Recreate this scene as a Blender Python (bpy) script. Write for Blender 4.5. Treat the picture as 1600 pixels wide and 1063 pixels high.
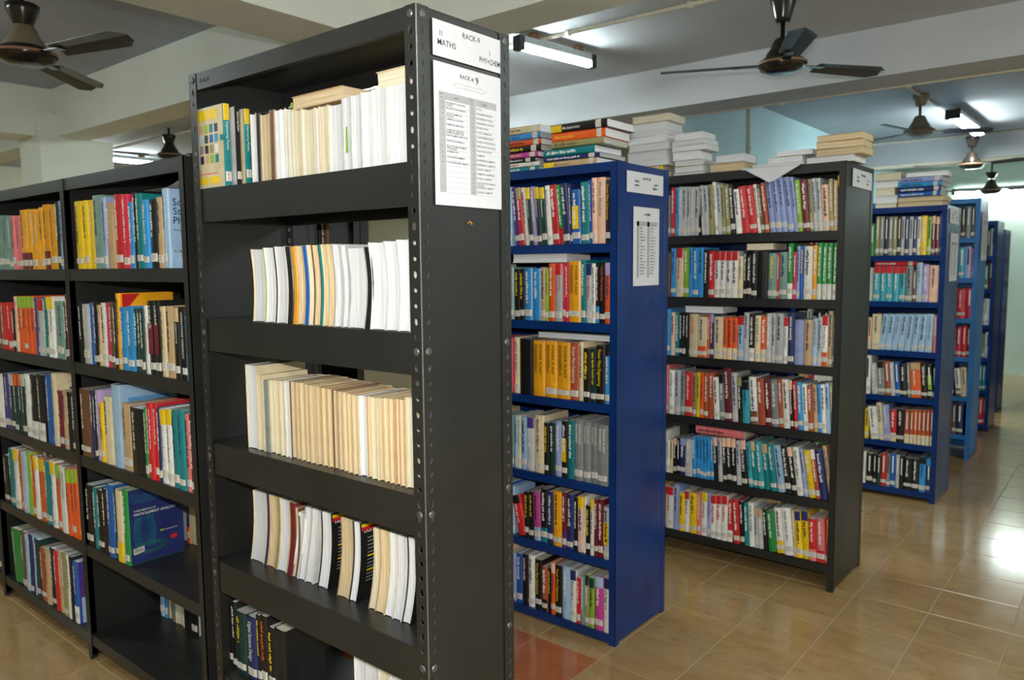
import bpy, math, random
from mathutils import Vector, Matrix, Euler

for _o in list(bpy.data.objects): bpy.data.objects.remove(_o)
sc = bpy.context.scene
COL = sc.collection
R = math.radians

# ------------------------------------------------------------------ camera, world, flash, exposure
CAM_H = 1.4889
cam_d = bpy.data.cameras.new('camera'); cam = bpy.data.objects.new('camera', cam_d); COL.objects.link(cam)
FWD = Vector((-0.6309, 0.7699, -0.0961)).normalized()
_r = FWD.cross(Vector((0, 0, 1))).normalized(); _u = _r.cross(FWD)
_ro = -0.0083
RGT = _r*math.cos(_ro) + _u*math.sin(_ro); UPV = -_r*math.sin(_ro) + _u*math.cos(_ro)
cam.matrix_world = Matrix(((RGT.x, UPV.x, -FWD.x, 0), (RGT.y, UPV.y, -FWD.y, 0), (RGT.z, UPV.z, -FWD.z, CAM_H), (0, 0, 0, 1)))
cam_d.sensor_width = 36; cam_d.sensor_fit = 'HORIZONTAL'; cam_d.lens = 1201.04/1600*36
cam_d.clip_start = 0.02
cam_d.dof.use_dof = True; cam_d.dof.focus_distance = 1.95; cam_d.dof.aperture_fstop = 5.0
sc.camera = cam

sc.view_settings.view_transform = 'Standard'; sc.view_settings.look = 'None'
sc.view_settings.gamma = 1.0; sc.view_settings.use_curve_mapping = False
sc.view_settings.exposure = EXPOSURE = 0.0

world = bpy.data.worlds.new('world'); sc.world = world; world.use_nodes = True
wb = world.node_tree.nodes['Background']; wb.inputs[0].default_value = (0.75, 0.85, 1.0, 1); wb.inputs[1].default_value = 0.8

# the photographer's flash, a hand's breadth above the lens
fl = bpy.data.lights.new('camera_flash', 'POINT'); fl.energy = 150; fl.color = (1.0, 0.985, 0.96); fl.shadow_soft_size = 0.018
flo = bpy.data.objects.new('camera_flash', fl); COL.objects.link(flo); flo.location = Vector((0, 0, CAM_H)) + UPV*0.125 + RGT*0.012

TUBE_W = 22.0      # watts of each 4 ft fluorescent tube

# ------------------------------------------------------------------ helpers
def lin(c):
    return tuple(((v/255)/12.92 if v/255 <= .04045 else ((v/255+.055)/1.055)**2.4) for v in c) + (1,)
MATS = {}
def nmat(name):
    m = bpy.data.materials.new(name); m.use_nodes = True
    nt = m.node_tree; b = nt.nodes['Principled BSDF']; MATS[name] = m
    return m, nt, b
def mixcol(nt, fac, a, b, t='MIX'):
    n = nt.nodes.new('ShaderNodeMix'); n.data_type = 'RGBA'; n.blend_type = t
    for s, v in ((0, fac), (6, a), (7, b)):
        if hasattr(v, 'is_linked'): nt.links.new(v, n.inputs[s])
        else: n.inputs[s].default_value = v
    return n.outputs[2]
def noise(nt, scale, detail=3, mapping=None, rough=.5, world_space=False):
    tc = nt.nodes.new('ShaderNodeTexCoord'); n = nt.nodes.new('ShaderNodeTexNoise')
    n.inputs['Scale'].default_value = scale; n.inputs['Detail'].default_value = detail; n.inputs['Roughness'].default_value = rough
    out = tc.outputs['Object']
    if world_space:
        g = nt.nodes.new('ShaderNodeNewGeometry'); out = g.outputs['Position']
    if mapping:
        mp = nt.nodes.new('ShaderNodeMapping'); mp.inputs['Scale'].default_value = mapping
        nt.links.new(out, mp.inputs['Vector']); out = mp.outputs[0]
    nt.links.new(out, n.inputs['Vector'])
    return n.outputs['Fac']
def ramp(nt, src, stops):
    r = nt.nodes.new('ShaderNodeValToRGB'); nt.links.new(src, r.inputs[0])
    e = r.color_ramp.elements
    while len(e) < len(stops): e.new(.5)
    for el, (p, c) in zip(e, stops): el.position = p; el.color = c
    return r.outputs[0]
def bump(nt, b, src, strength=.2, dist=.002):
    n = nt.nodes.new('ShaderNodeBump'); n.inputs['Strength'].default_value = strength; n.inputs['Distance'].default_value = dist
    nt.links.new(src, n.inputs['Height']); nt.links.new(n.outputs[0], b.inputs['Normal'])
G0, G1 = (0, 0, 0, 1), (1, 1, 1, 1)

def plain(name, rgb, rough=.5, metal=0, vary=.08, scale=40, spec=.5):
    m, nt, b = nmat(name); c = lin(rgb)
    f = ramp(nt, noise(nt, scale, 3), [(.3, G0), (.7, G1)])
    lo = tuple(v*(1-vary) for v in c[:3]) + (1,); hi = tuple(min(1, v*(1+vary)) for v in c[:3]) + (1,)
    nt.links.new(mixcol(nt, f, lo, hi), b.inputs['Base Color'])
    b.inputs['Roughness'].default_value = rough; b.inputs['Metallic'].default_value = metal; b.inputs['Specular IOR Level'].default_value = spec
    return m

def enamel(name, rgb, rough=.34, wear=(96, 96, 92)):
    m, nt, b = nmat(name); c = lin(rgb)
    base = mixcol(nt, ramp(nt, noise(nt, 5, 4, world_space=True), [(.35, G0), (.7, G1)]), tuple(v*.85 for v in c[:3])+(1,), tuple(v*1.2 for v in c[:3])+(1,))
    sc_ = ramp(nt, noise(nt, 9, 8, (1, 1, 9), .75, True), [(.715, G0), (.74, G1)])
    nt.links.new(mixcol(nt, sc_, base, lin(wear)), b.inputs['Base Color'])
    rr = nt.nodes.new('ShaderNodeMapRange'); nt.links.new(noise(nt, 3, 4, world_space=True), rr.inputs[0])
    rr.inputs[3].default_value = rough-.07; rr.inputs[4].default_value = rough+.14
    nt.links.new(rr.outputs[0], b.inputs['Roughness'])
    bump(nt, b, noise(nt, 260, 2, world_space=True), .12, .0006)
    return m

def painted(name, a, bcol, rough=.75, scale=2.2):
    m, nt, b = nmat(name)
    f = ramp(nt, noise(nt, scale, 6, world_space=True), [(.3, G0), (.72, G1)])
    c1 = mixcol(nt, f, lin(a), lin(bcol))
    nt.links.new(c1, b.inputs['Base Color']); b.inputs['Roughness'].default_value = rough
    bump(nt, b, noise(nt, 26, 5, world_space=True), .25, .004)
    return m

def pages_mat(name, a, bcol):
    m, nt, b = nmat(name)
    f = ramp(nt, noise(nt, 1.0, 3, (420, 9, 5), .6), [(.32, G0), (.68, G1)])
    oi = nt.nodes.new('ShaderNodeObjectInfo'); mr = nt.nodes.new('ShaderNodeMapRange'); nt.links.new(oi.outputs['Random'], mr.inputs[0])
    mr.inputs[3].default_value = .86; mr.inputs[4].default_value = 1.06
    c = mixcol(nt, f, lin(a), lin(bcol))
    n = nt.nodes.new('ShaderNodeVectorMath'); n.operation = 'SCALE'; nt.links.new(c, n.inputs[0]); nt.links.new(mr.outputs[0], n.inputs['Scale'])
    nt.links.new(n.outputs[0], b.inputs['Base Color']); b.inputs['Roughness'].default_value = .85; b.inputs['Specular IOR Level'].default_value = .15
    bump(nt, b, noise(nt, 1.0, 3, (700, 9, 4), .6), .35, .0012)
    return m

PAL = dict(wh=('white', (232, 230, 222)), cr=('cream', (222, 205, 165)), ta=('tan', (196, 164, 122)), br=('brown', (112, 76, 50)), bk=('black', (24, 23, 23)),
 gy=('grey', (128, 134, 132)), lg=('light grey', (184, 187, 186)), ye=('yellow', (233, 196, 28)), go=('golden yellow', (236, 164, 24)), or_=('orange', (224, 92, 34)),
 rd=('red', (200, 38, 40)), cm=('crimson', (205, 44, 78)), pk=('pink', (226, 120, 120)), ps=('peach', (236, 192, 164)), mr=('maroon', (112, 30, 42)),
 pu=('purple', (78, 58, 132)), li=('lilac', (182, 156, 204)), la=('lavender blue', (150, 162, 208)), bl=('blue', (32, 92, 172)), nb=('navy blue', (36, 46, 98)),
 sb=('sky blue', (52, 146, 208)), ab=('pale blue', (158, 190, 218)), te=('teal', (16, 126, 130)), tq=('turquoise', (58, 164, 178)), gn=('green', (38, 140, 64)),
 lm=('lime green', (142, 184, 52)), dg=('dark green', (26, 56, 52)), ol=('olive', (150, 146, 96)), sg=('grey-green', (116, 148, 138)), rs=('rust', (172, 80, 48)), mg=('magenta', (196, 70, 150)))
def pal(code): return PAL['or_' if code == 'or' else code]
def cover_mat(code):
    k = 'cover_' + pal(code)[0].replace(' ', '_')
    if k in MATS: return MATS[k]
    m, nt, b = nmat(k); c = lin(pal(code)[1])
    f = ramp(nt, noise(nt, 22, 4), [(.35, G0), (.7, G1)])
    base = mixcol(nt, f, tuple(v*.86 for v in c[:3])+(1,), tuple(min(1, v*1.06+.004) for v in c[:3])+(1,))
    oi = nt.nodes.new('ShaderNodeObjectInfo'); mr = nt.nodes.new('ShaderNodeMapRange'); nt.links.new(oi.outputs['Random'], mr.inputs[0])
    mr.inputs[3].default_value = .84; mr.inputs[4].default_value = 1.1
    n = nt.nodes.new('ShaderNodeVectorMath'); n.operation = 'SCALE'; nt.links.new(base, n.inputs[0]); nt.links.new(mr.outputs[0], n.inputs['Scale'])
    nt.links.new(n.outputs[0], b.inputs['Base Color']); b.inputs['Roughness'].default_value = .36
    return m

M = {}
M['black'] = enamel('black_enamel', (35, 35, 33))
M['blue'] = enamel('blue_enamel', (13, 48, 106), .2, (70, 110, 170))
M['lblue'] = enamel('light_blue_enamel', (34, 112, 178), .34, (90, 150, 200))
M['steel'] = plain('bare_steel', (150, 150, 146), .35, .7, .2)
M['boltm'] = plain('bolt_steel', (96, 96, 94), .4, .5)
M['pageP'] = pages_mat('white_pages', (205, 206, 208), (236, 237, 239))
M['pageC'] = pages_mat('cream_pages', (202, 190, 160), (236, 228, 204))
M['pageT'] = pages_mat('yellowed_pages', (192, 166, 126), (228, 210, 174))
M['pageG'] = pages_mat('grey_pages', (158, 156, 150), (206, 203, 196))
M['label'] = plain('paper_label', (206, 200, 188), .7)
M['paper'] = plain('sign_paper', (208, 209, 213), .6, vary=.02)
M['ink'] = plain('black_ink', (30, 30, 34), .7)
M['inkgrey'] = plain('grey_ink', (165, 165, 166), .7)
M['faint'] = plain('faint_ink', (205, 206, 208), .7)
M['slab'] = painted('ceiling_paint_grey', (174, 178, 183), (188, 192, 196))
M['slab_left'] = painted('ceiling_paint_bluish', (150, 158, 176), (168, 176, 192))
M['beam'] = painted('beam_paint_cream', (212, 215, 203), (226, 228, 217), scale=1.6)
M['beam_grey'] = painted('beam_paint_grey', (178, 180, 184), (190, 192, 195), scale=1.6)
M['wall_cream'] = painted('wall_paint_cream', (198, 196, 172), (214, 212, 190))
M['wall_blue'] = painted('wall_paint_pale_blue', (172, 208, 214), (186, 218, 222))
M['wall_green'] = painted('wall_paint_pale_green', (206, 222, 206), (216, 230, 214))
M['fan'] = plain('fan_brown_enamel', (44, 36, 30), .2, .2)
M['fan_tan'] = plain('fan_beige_enamel', (132, 120, 100), .35, .1)
M['blade'] = plain('fan_blade_brown', (66, 62, 54), .35, .2)
M['pvc'] = plain('pvc_conduit', (214, 210, 190), .45)
M['batten'] = plain('batten_enamel', (168, 176, 176), .4)
M['dark'] = plain('dark_plastic', (34, 36, 36), .5)
M['copper'] = plain('rusty_bracket', (130, 96, 70), .6)
M['grout'] = plain('floor_grout', (164, 150, 118), .8)
def tile_mat(name, c1, c2, c3):
    m, nt, b = nmat(name)
    oi = nt.nodes.new('ShaderNodeObjectInfo')
    tc = nt.nodes.new('ShaderNodeNewGeometry'); ad = nt.nodes.new('ShaderNodeVectorMath'); ad.operation = 'ADD'
    cm_ = nt.nodes.new('ShaderNodeCombineXYZ'); ml = nt.nodes.new('ShaderNodeMath'); ml.operation = 'MULTIPLY'; ml.inputs[1].default_value = 37
    nt.links.new(oi.outputs['Random'], ml.inputs[0]); nt.links.new(ml.outputs[0], cm_.inputs[0]); nt.links.new(ml.outputs[0], cm_.inputs[2])
    nt.links.new(tc.outputs['Position'], ad.inputs[0]); nt.links.new(cm_.outputs[0], ad.inputs[1])
    def nz(scale, det, mp, dist=0):
        n = nt.nodes.new('ShaderNodeTexNoise'); n.inputs['Scale'].default_value = scale; n.inputs['Detail'].default_value = det; n.inputs['Distortion'].default_value = dist
        p = nt.nodes.new('ShaderNodeMapping'); p.inputs['Scale'].default_value = mp
        nt.links.new(ad.outputs[0], p.inputs[0]); nt.links.new(p.outputs[0], n.inputs['Vector']); return n.outputs['Fac']
    f = ramp(nt, nz(5, 5, (1, 2.2, 1), .6), [(.32, G0), (.68, G1)])
    base = mixcol(nt, f, lin(c1), lin(c2))
    v = ramp(nt, nz(2.6, 5, (1, 2.2, 1), 1.8), [(.47, G0), (.5, (.38, .38, .38, 1)), (.53, G0)])
    nt.links.new(mixcol(nt, v, base, lin(c3)), b.inputs['Base Color'])
    b.inputs['Roughness'].default_value = .13; b.inputs['Specular IOR Level'].default_value = .5
    bump(nt, b, nz(14, 3, (1, 1, 1)), .06, .003)
    return m
M['tile'] = tile_mat('beige_marbled_tile', (148, 119, 76), (163, 134, 90), (134, 98, 60))
M['tile_orange'] = tile_mat('terracotta_tile', (148, 84, 52), (162, 96, 60), (138, 74, 44))
m, nt, b = nmat('tube_glow'); M['tube'] = m
b.inputs['Base Color'].default_value = (1, 1, 1, 1); b.inputs['Emission Color'].default_value = (.86, 1, 1, 1); b.inputs['Emission Strength'].default_value = 92.0

class MB:
    def __init__(s): s.v = []; s.f = []; s.m = []; s.mats = []
    def mi(s, m):
        if m not in s.mats: s.mats.append(m)
        return s.mats.index(m)
    def add(s, vs, fs, m):
        o = len(s.v); s.v += [tuple(p) for p in vs]; k = s.mi(m)
        for f in fs: s.f.append(tuple(i+o for i in f)); s.m.append(k)
    def box(s, x0, x1, y0, y1, z0, z1, m):
        s.add([(x0, y0, z0), (x1, y0, z0), (x1, y1, z0), (x0, y1, z0), (x0, y0, z1), (x1, y0, z1), (x1, y1, z1), (x0, y1, z1)],
              [(0, 3, 2, 1), (4, 5, 6, 7), (0, 1, 5, 4), (1, 2, 6, 5), (2, 3, 7, 6), (3, 0, 4, 7)], m)
    def quad(s, a, b, c, d, m): s.add([a, b, c, d], [(0, 1, 2, 3)], m)
    def lathe(s, prof, m, seg=20, c=(0, 0, 0)):
        vs = []; n = len(prof)
        for k in range(seg):
            a = 2*math.pi*k/seg
            vs += [(c[0]+r*math.cos(a), c[1]+r*math.sin(a), c[2]+z) for r, z in prof]
        fs = [(k*n+i, ((k+1) % seg)*n+i, ((k+1) % seg)*n+i+1, k*n+i+1) for k in range(seg) for i in range(n-1)]
        s.add(vs, fs, m)
    def tube(s, pts, r, m, seg=8):
        vs = []; n = len(pts)
        for i, p in enumerate(pts):
            p = Vector(p); t = (Vector(pts[min(i+1, n-1)]) - Vector(pts[max(i-1, 0)])).normalized()
            a = t.cross(Vector((0, 0, 1)));
            if a.length < 1e-3: a = t.cross(Vector((1, 0, 0)))
            a.normalize(); bb = t.cross(a)
            vs += [tuple(p + (a*math.cos(2*math.pi*k/seg) + bb*math.sin(2*math.pi*k/seg))*r) for k in range(seg)]
        fs = [(i*seg+k, i*seg+(k+1) % seg, (i+1)*seg+(k+1) % seg, (i+1)*seg+k) for i in range(n-1) for k in range(seg)]
        fs += [tuple(range(seg)), tuple(range((n-1)*seg, n*seg))]
        s.add(vs, fs, m)
    def build(s, name, parent=None, smooth=False):
        me = bpy.data.meshes.new(name); me.from_pydata(s.v, [], s.f)
        for m_ in s.mats: me.materials.append(m_)
        if len(s.mats) > 1: me.polygons.foreach_set('material_index', s.m)
        if smooth: me.polygons.foreach_set('use_smooth', [True]*len(me.polygons))
        me.update(); o = bpy.data.objects.new(name, me); COL.objects.link(o)
        if parent: o.parent = parent
        return o
def tag(o, label=None, cat=None, group=None, kind=None):
    if label: o['label'] = label
    if cat: o['category'] = cat
    if group: o['group'] = group
    if kind: o['kind'] = kind
    return o
def empty(name, loc, rz=0):
    o = bpy.data.objects.new(name, None); COL.objects.link(o); o.location = loc; o.rotation_euler.z = rz; o.empty_display_size = .1
    return o

_TX = {}
def text2d(s):
    if s in _TX: return _TX[s]
    cu = bpy.data.curves.new('lettering', 'FONT'); cu.body = s; cu.size = 1; cu.resolution_u = 2; cu.offset = .006
    ob = bpy.data.objects.new('lettering', cu); me = ob.to_mesh()
    vs = [(v.co.x, v.co.y) for v in me.vertices]; fs = [tuple(p.vertices) for p in me.polygons]
    ob.to_mesh_clear(); bpy.data.objects.remove(ob); bpy.data.curves.remove(cu)
    if not vs: vs = [(0, 0), (.1, 0), (0, .1)]; fs = [(0, 1, 2)]
    x0 = min(v[0] for v in vs); w = max(v[0] for v in vs)-x0
    _TX[s] = ([(a-x0, b_) for a, b_ in vs], fs, w); return _TX[s]
def put_text(mb, s, org, right, up, size, mat, width=None, center=False):
    vs, fs, w = text2d(s); kx = size
    if width and w*size > width: kx = width/w
    org = Vector(org); right = Vector(right); up = Vector(up)
    if center: org = org - right*(w*kx/2)
    mb.add([tuple(org + right*(a*kx) + up*(b_*size)) for a, b_ in vs], fs, mat)
def put_dashes(mb, rng, org, right, up, size, length, mat, fill=.78):
    org = Vector(org); right = Vector(right); up = Vector(up); x = 0
    while x < length:
        n = rng.randint(3, 8)
        for _ in range(n):
            w = size*rng.uniform(.32, .55)
            if x+w > length: return
            y0 = 0 if rng.random() < .8 else -.2*size; y1 = size*(.62 if rng.random() < .7 else .9)
            p = org + right*x
            mb.quad(tuple(p+up*y0), tuple(p+right*w+up*y0), tuple(p+right*w+up*y1), tuple(p+up*y1), mat)
            x += w + size*.16
        x += size*.4

# ------------------------------------------------------------------ the setting
# floor of square tiles
fb = MB(); fb.box(-12, 4, -5, 12.2, -.12, -.0022, M['grout']); floor = tag(fb.build('floor'), 'beige marbled tile floor', kind='structure')
TX, TY = .296, .300
proto = MB(); e = .0019
def tile_mesh(mat):
    w, h = TX/2-e, TY/2-e; bv = .0012
    mb = MB(); mb.add([(-w, -h, -.0026), (w, -h, -.0026), (w, h, -.0026), (-w, h, -.0026), (-w+bv, -h+bv, 0), (w-bv, -h+bv, 0), (w-bv, h-bv, 0), (-w+bv, h-bv, 0)],
        [(4, 5, 6, 7), (0, 1, 5, 4), (1, 2, 6, 5), (2, 3, 7, 6), (3, 0, 4, 7)], mat)
    return mb
t_beige = tile_mesh(M['tile']); t_orange = tile_mesh(M['tile_orange'])
me_b = me_o = None
rest = MB(); nt_ = 0
for i in range(-36, 16):
    for j in range(-28, 30):
        cx, cy = -.63 + (i+.5)*TX, 3.555 + (j+.5)*TY
        if cx < -11.5 or cx > 3.9 or cy < -4.9 or cy > 12: continue
        orange = -2.3 < cx < -1.516 and 1.2 < cy < 2.355
        near = (-1.85 < cx < .6 and 2.0 < cy < 7.6 and not (cy < 2.9 and cx > .1)) or (-4.4 < cx < -2.3 and .45 < cy < 1.5)
        if near:
            src = t_orange if orange else t_beige
            ref = me_o if orange else me_b
            if ref is None:
                o = src.build('floor_tile', floor)
                if orange: me_o = o.data
                else: me_b = o.data
            else:
                o = bpy.data.objects.new('floor_tile', ref); COL.objects.link(o); o.parent = floor
            o.location = (cx, cy, 0); nt_ += 1
        else:
            src = t_orange if orange else t_beige
            rest.add([(x+cx, y+cy, z) for x, y, z in src.v], src.f, src.mats[0])
tag(rest.build('floor_tiles', floor), kind='stuff')

def slab(name, x0, x1, y0, y1, z0, z1, mat, label=None):
    mb = MB(); mb.box(x0, x1, y0, y1, z0, z1, mat); return tag(mb.build(name), label, kind='structure')
# ceiling panels between the beams (each bay sits at its own height)
cmb = MB()
cmb.box(-12, -3.165, -5, 2.82, 3.0, 3.15, M['slab_left'])
cmb.box(-3.165, 4, -5, 2.82, 2.96, 3.15, M['slab'])
cmb.box(-12, 4, 2.82, 5.23, 2.885, 3.15, M['slab'])
cmb.box(-12, 4, 5.23, 12.2, 2.90, 3.15, M['slab'])
tag(cmb.build('ceiling'), 'plastered ceiling slab between the beams', kind='structure')
slab('trim_1', -12, 4, 2.69, 2.96, 2.60, 3.0, M['beam'], 'cream ceiling beam crossing behind the rack')
slab('trim_2', -12, 4, 5.055, 5.41, 2.60, 2.95, M['beam_grey'], 'grey ceiling beam beside the fan')
slab('trim_3', -12, 4, 9.95, 10.3, 2.61, 2.95, M['beam_grey'], 'far ceiling beam')
slab('trim_4', -3.36, -2.975, -5, 2.69, 2.60, 3.05, M['beam'], 'ceiling beam running toward the camera')
slab('trim_5', -7.6, -7.2, -5, 2.69, 2.60, 3.05, M['beam'], 'cream beam meeting the column')
cb = MB(); cb.box(-7.55, -7.1, 2.545, 3.13, 0, 2.60, M['beam']); cb.box(-7.55, -7.1, 2.545, 2.69, 2.6, 2.78, M['beam']); tag(cb.build('trim_6'), 'cream plastered column at the left', kind='structure')
slab('wall_back', -12, 4, 12.0, 12.2, -.1, 3.15, M['wall_green'])
slab('wall_middle', -12, -2.901, 7.5, 7.7, 0, 2.9, M['wall_cream'])
slab('wall_inner', -2.9, -2.75, 5.41, 12.0, 0, 2.9, M['wall_blue'])
slab('wall_left', -12.2, -12, -5, 12.2, -.1, 3.15, M['wall_cream'])
slab('wall_front', -12, 4, -5.2, -5, -.1, 3.15, M['wall_cream'])
# right wall with a row of window openings that let the daylight in
wr = MB()
wr.box(4, 4.2, -5, 12.2, -.1, .9, M['wall_cream']); wr.box(4, 4.2, -5, 12.2, 2.3, 3.15, M['wall_cream'])
for k in range(8): wr.box(4, 4.2, -5+k*2.35, -5+k*2.35+.75, .9, 2.3, M['wall_cream'])
tag(wr.build('wall_right'), kind='structure')

# ------------------------------------------------------------------ racks
HOLE_R = .0062
def strip_holes(mb, org, U, V, N, w, H, pitch, mat, mat_hole, thick=.002):
    """perforated flange: width w along U, height H along V, holes every pitch"""
    org = Vector(org); U = Vector(U); V = Vector(V); N = Vector(N)
    n = int(H/pitch); p = H/n
    for k in range(n):
        cu, cv = w*.5, (k+.5)*p
        ry = .0095 if k % 3 == 1 else .0062; rx = .0058
        outer = [(w, cv), (w, (k+1)*p), (cu, (k+1)*p), (0, (k+1)*p), (0, cv), (0, k*p), (cu, k*p), (w, k*p)]
        inner = [(cu+rx*math.cos(a*math.pi/4), cv+ry*math.sin(a*math.pi/4)) for a in range(8)]
        P = lambda q, d: tuple(org + U*q[0] + V*q[1] - N*d)
        vs = [P(q, 0) for q in outer] + [P(q, 0) for q in inner] + [P(q, thick) for q in inner]
        fs = [(i, (i+1) % 8, 8+(i+1) % 8, 8+i) for i in range(8)]
        mb.add(vs, fs, mat)
        vs2 = [P(q, 0) for q in inner] + [P(q, thick) for q in inner]
        mb.add(vs2, [(i, (i+1) % 8, 8+(i+1) % 8, 8+i) for i in range(8)], mat_hole)
def shelf_mesh(x0, x1, y0, y1, z, lip, mat, t=.0015):
    mb = MB(); mb.box(x0, x1, y0+.001, y1-.001, z-.002, z, mat)
    mb.box(x0, x1, y0, y0+.002, z-lip, z, mat); mb.box(x0, x1, y1-.002, y1, z-lip, z, mat)
    mb.box(x0, x1, y0+.002, y0+.014, z-lip, z-lip+.002, mat)
    return mb
def rack(name, label, xr, yf, bays, depth, H, zs, lip, mat, rz=0, back=True, ends=True, divider=True, top_lip=None, postw=.03, toplabel=None):
    root = empty(name, (xr, yf, 0), rz); tag(root, label, 'bookshelf', 'steel library racks')
    edges = [0]
    for w in bays: edges.append(edges[-1]-w)
    for k, x in enumerate(edges):
        for yy in (0, depth):
            mb = MB(); s = 1 if yy == 0 else -1
            xa, xb = (x-postw, x) if k == 0 else ((x, x+postw) if k == len(edges)-1 else (x-postw/2, x+postw/2))
            mb.box(xa, xb, min(yy, yy+s*.003), max(yy, yy+s*.003), 0, H, mat)
            xc = xb-.003 if k == 0 else (xa if k == len(edges)-1 else x-.0015)
            mb.box(xc, xc+.003, min(yy, yy+s*postw), max(yy, yy+s*postw), 0, H, mat)
            mb.build('post', root)
        if (ends and k in (0, len(edges)-1)) or (divider and 0 < k < len(edges)-1):
            mb = MB(); xc = x-.004 if k == 0 else (x+.001 if k == len(edges)-1 else x-.001)
            mb.box(xc, xc+.0025, .002, depth-.002, .012, H-.002, mat); mb.build('side_panel', root)
    for k in range(len(bays)):
        xa, xb = edges[k+1]+.004, edges[k]-.004
        for z in zs: shelf_mesh(xa, xb, .0035, depth-.0035, z, lip, mat).build('shelf', root)
        shelf_mesh(xa, xb, .0035, depth-.0035, H, top_lip or lip, mat).build('top_shelf', root)
        if back:
            mb = MB(); mb.box(xa, xb, depth-.006, depth-.0045, .02, H-.01, mat); mb.build('back_panel', root)
    return root

# the near rack of perforated angle iron
R9X, R9Y, R9L, R9D, R9H = -1.1902, 1.1486, .92, .302, 2.031
R9Z = [1.712, 1.345, .9816, .6254, .27, .045]
r9 = empty('slotted_angle_rack', (R9X, R9Y, 0)); tag(r9, 'tall near black rack of perforated angle iron with RACK-9 papers on its end', 'bookshelf', 'steel library racks')
FW = .036
for k, x in enumerate((0, -R9L)):
    for yy in (0, R9D):
        mb = MB(); sx = -1 if k == 0 else 1; sy = 1 if yy == 0 else -1
        # flange in the front/back plane
        strip_holes(mb, (x, yy, 0), (sx, 0, 0), (0, 0, 1), (0, -sy, 0), FW, R9H, .0335, M['black'], M['steel'])
        # flange in the end plane
        strip_holes(mb, (x, yy, 0), (0, sy, 0), (0, 0, 1), (-sx, 0, 0), FW, R9H, .0335, M['black'], M['steel'])
        # corner bead, bright steel on the near front post, black on the rest
        mb.tube([(x+sx*.0012, yy+sy*.0012, 0), (x+sx*.0012, yy+sy*.0012, R9H)], .0016, M['steel'] if (k, yy) == (0, 0) else M['black'], 6)
        mb.build('perforated_post', r9)
        for zb in (R9H-.018, .9816-.04, .6254-.04, 1.345-.04):
            mb = MB(); mb.lathe([(0, .0028), (.007, .0022), (.009, 0)], M['boltm'], 10)
            bo = mb.build('bolt', r9); bo.location = (x+sx*.018, yy-sy*.001, zb)
            bo.rotation_euler = (R(90) if sy > 0 else R(-90), 0, 0)
            if k == 0:
                b2 = bpy.data.objects.new('bolt', bo.data); COL.objects.link(b2); b2.parent = r9
                b2.location = (x+.001, yy+sy*.018, zb); b2.rotation_euler = (0, R(90), 0)
    mb = MB(); xc = x-.005 if k == 0 else x+.003
    mb.box(xc, xc+.002, .004, R9D-.004, .01, R9H-.003, M['black']); mb.build('side_panel', r9)
for z in R9Z: shelf_mesh(-R9L+.006, -.006, .0028, R9D-.0028, z, .093 if z > .1 else .04, M['black']).build('shelf', r9)
tsh = shelf_mesh(-R9L+.002, -.002, .0015, R9D-.0015, R9H-.001, .046, M['black']); tsh.build('top_shelf', r9)
for cx_ in (-.1, -.082, -.064, -R9L+.06, -R9L+.078, -R9L+.096):
    mb = MB(); mb.lathe([(0, .0005), (.0055, .0005), (.0065, 0)], M['dark'], 10); h = mb.build('hole_shade_disc', r9); h.location = (cx_, .0012, R9H-.024); h.rotation_euler.x = R(90)  # raised dark discs, painted in for the shade inside punched holes
mb = MB(); mb.tube([(.001, .148, 1.585), (.006, .150, 1.59), (.007, .156, 1.583)], .0022, plain('copper_wire', (200, 150, 70), .3, .8)); mb.build('wire_hook', r9)

def flat_text(mb, s, u, v, size, mat, W=None, center=False): put_text(mb, s, (0, u, v), (0, 1, 0), (0, 0, 1), size, mat, W, center)
def sheet(name, label, loc, w, h):
    mb = MB(); mb.box(0, .0007, 0, w, 0, h, M['paper']); o = mb.build(name); o.location = loc; tag(o, label, 'sign'); return o
def arrow(mb, u0, v0, u1, v1, s, mat, t=.0009):
    """outlined arrow, both heads if s==2"""
    du, dv = u1-u0, v1-v0; L = math.hypot(du, dv); ex = (du/L, dv/L); ey = (-ex[1], ex[0]); hw = L*.06; hl = L*.18
    P = [(hl if s == 2 else 0, hw*.55), (L-hl, hw*.55), (L-hl, hw), (L, 0), (L-hl, -hw), (L-hl, -hw*.55), (hl if s == 2 else 0, -hw*.55)]
    if s == 2: P += [(hl, -hw), (0, 0), (hl, hw)]
    P = [(u0+ex[0]*a+ey[0]*b_, v0+ex[1]*a+ey[1]*b_) for a, b_ in P]
    for a, b_ in zip(P, P[1:]+P[:1]):
        d = math.hypot(b_[0]-a[0], b_[1]-a[1]) or 1; nx, ny = -(b_[1]-a[1])/d*t/2, (b_[0]-a[0])/d*t/2
        mb.quad((0, a[0]+nx, a[1]+ny), (0, b_[0]+nx, b_[1]+ny), (0, b_[0]-nx, b_[1]-ny), (0, a[0]-nx, a[1]-ny), mat)
EX = R9X+.0012
s1 = sheet('rack_sign', 'white paper sign reading RACK-9 MATHS PHY+CHEM at top of near rack end', (EX, 1.1945, 1.936), .221, .075)
mb = MB()
flat_text(mb, 'RACK-9', .121, .053, .017, M['ink'], center=True); flat_text(mb, 'I1', .020, .044, .016, M['ink'])
flat_text(mb, 'MATHS', .014, .024, .018, M['ink']); flat_text(mb, 'I', .182, .033, .016, M['ink']); flat_text(mb, 'PHY+CHEM', .148, .013, .018, M['ink'], .071)
arrow(mb, .036, .044, .178, .030, 1, M['faint']); o = mb.build('lettering', s1); o.location.x = .001
s2 = sheet('rack_index_sheet', 'white printed table sheet headed RACK # 9 below the RACK-9 sign', (EX, 1.195, 1.622), .22, .303)
mb = MB(); W_, H_ = .22, .303
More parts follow.
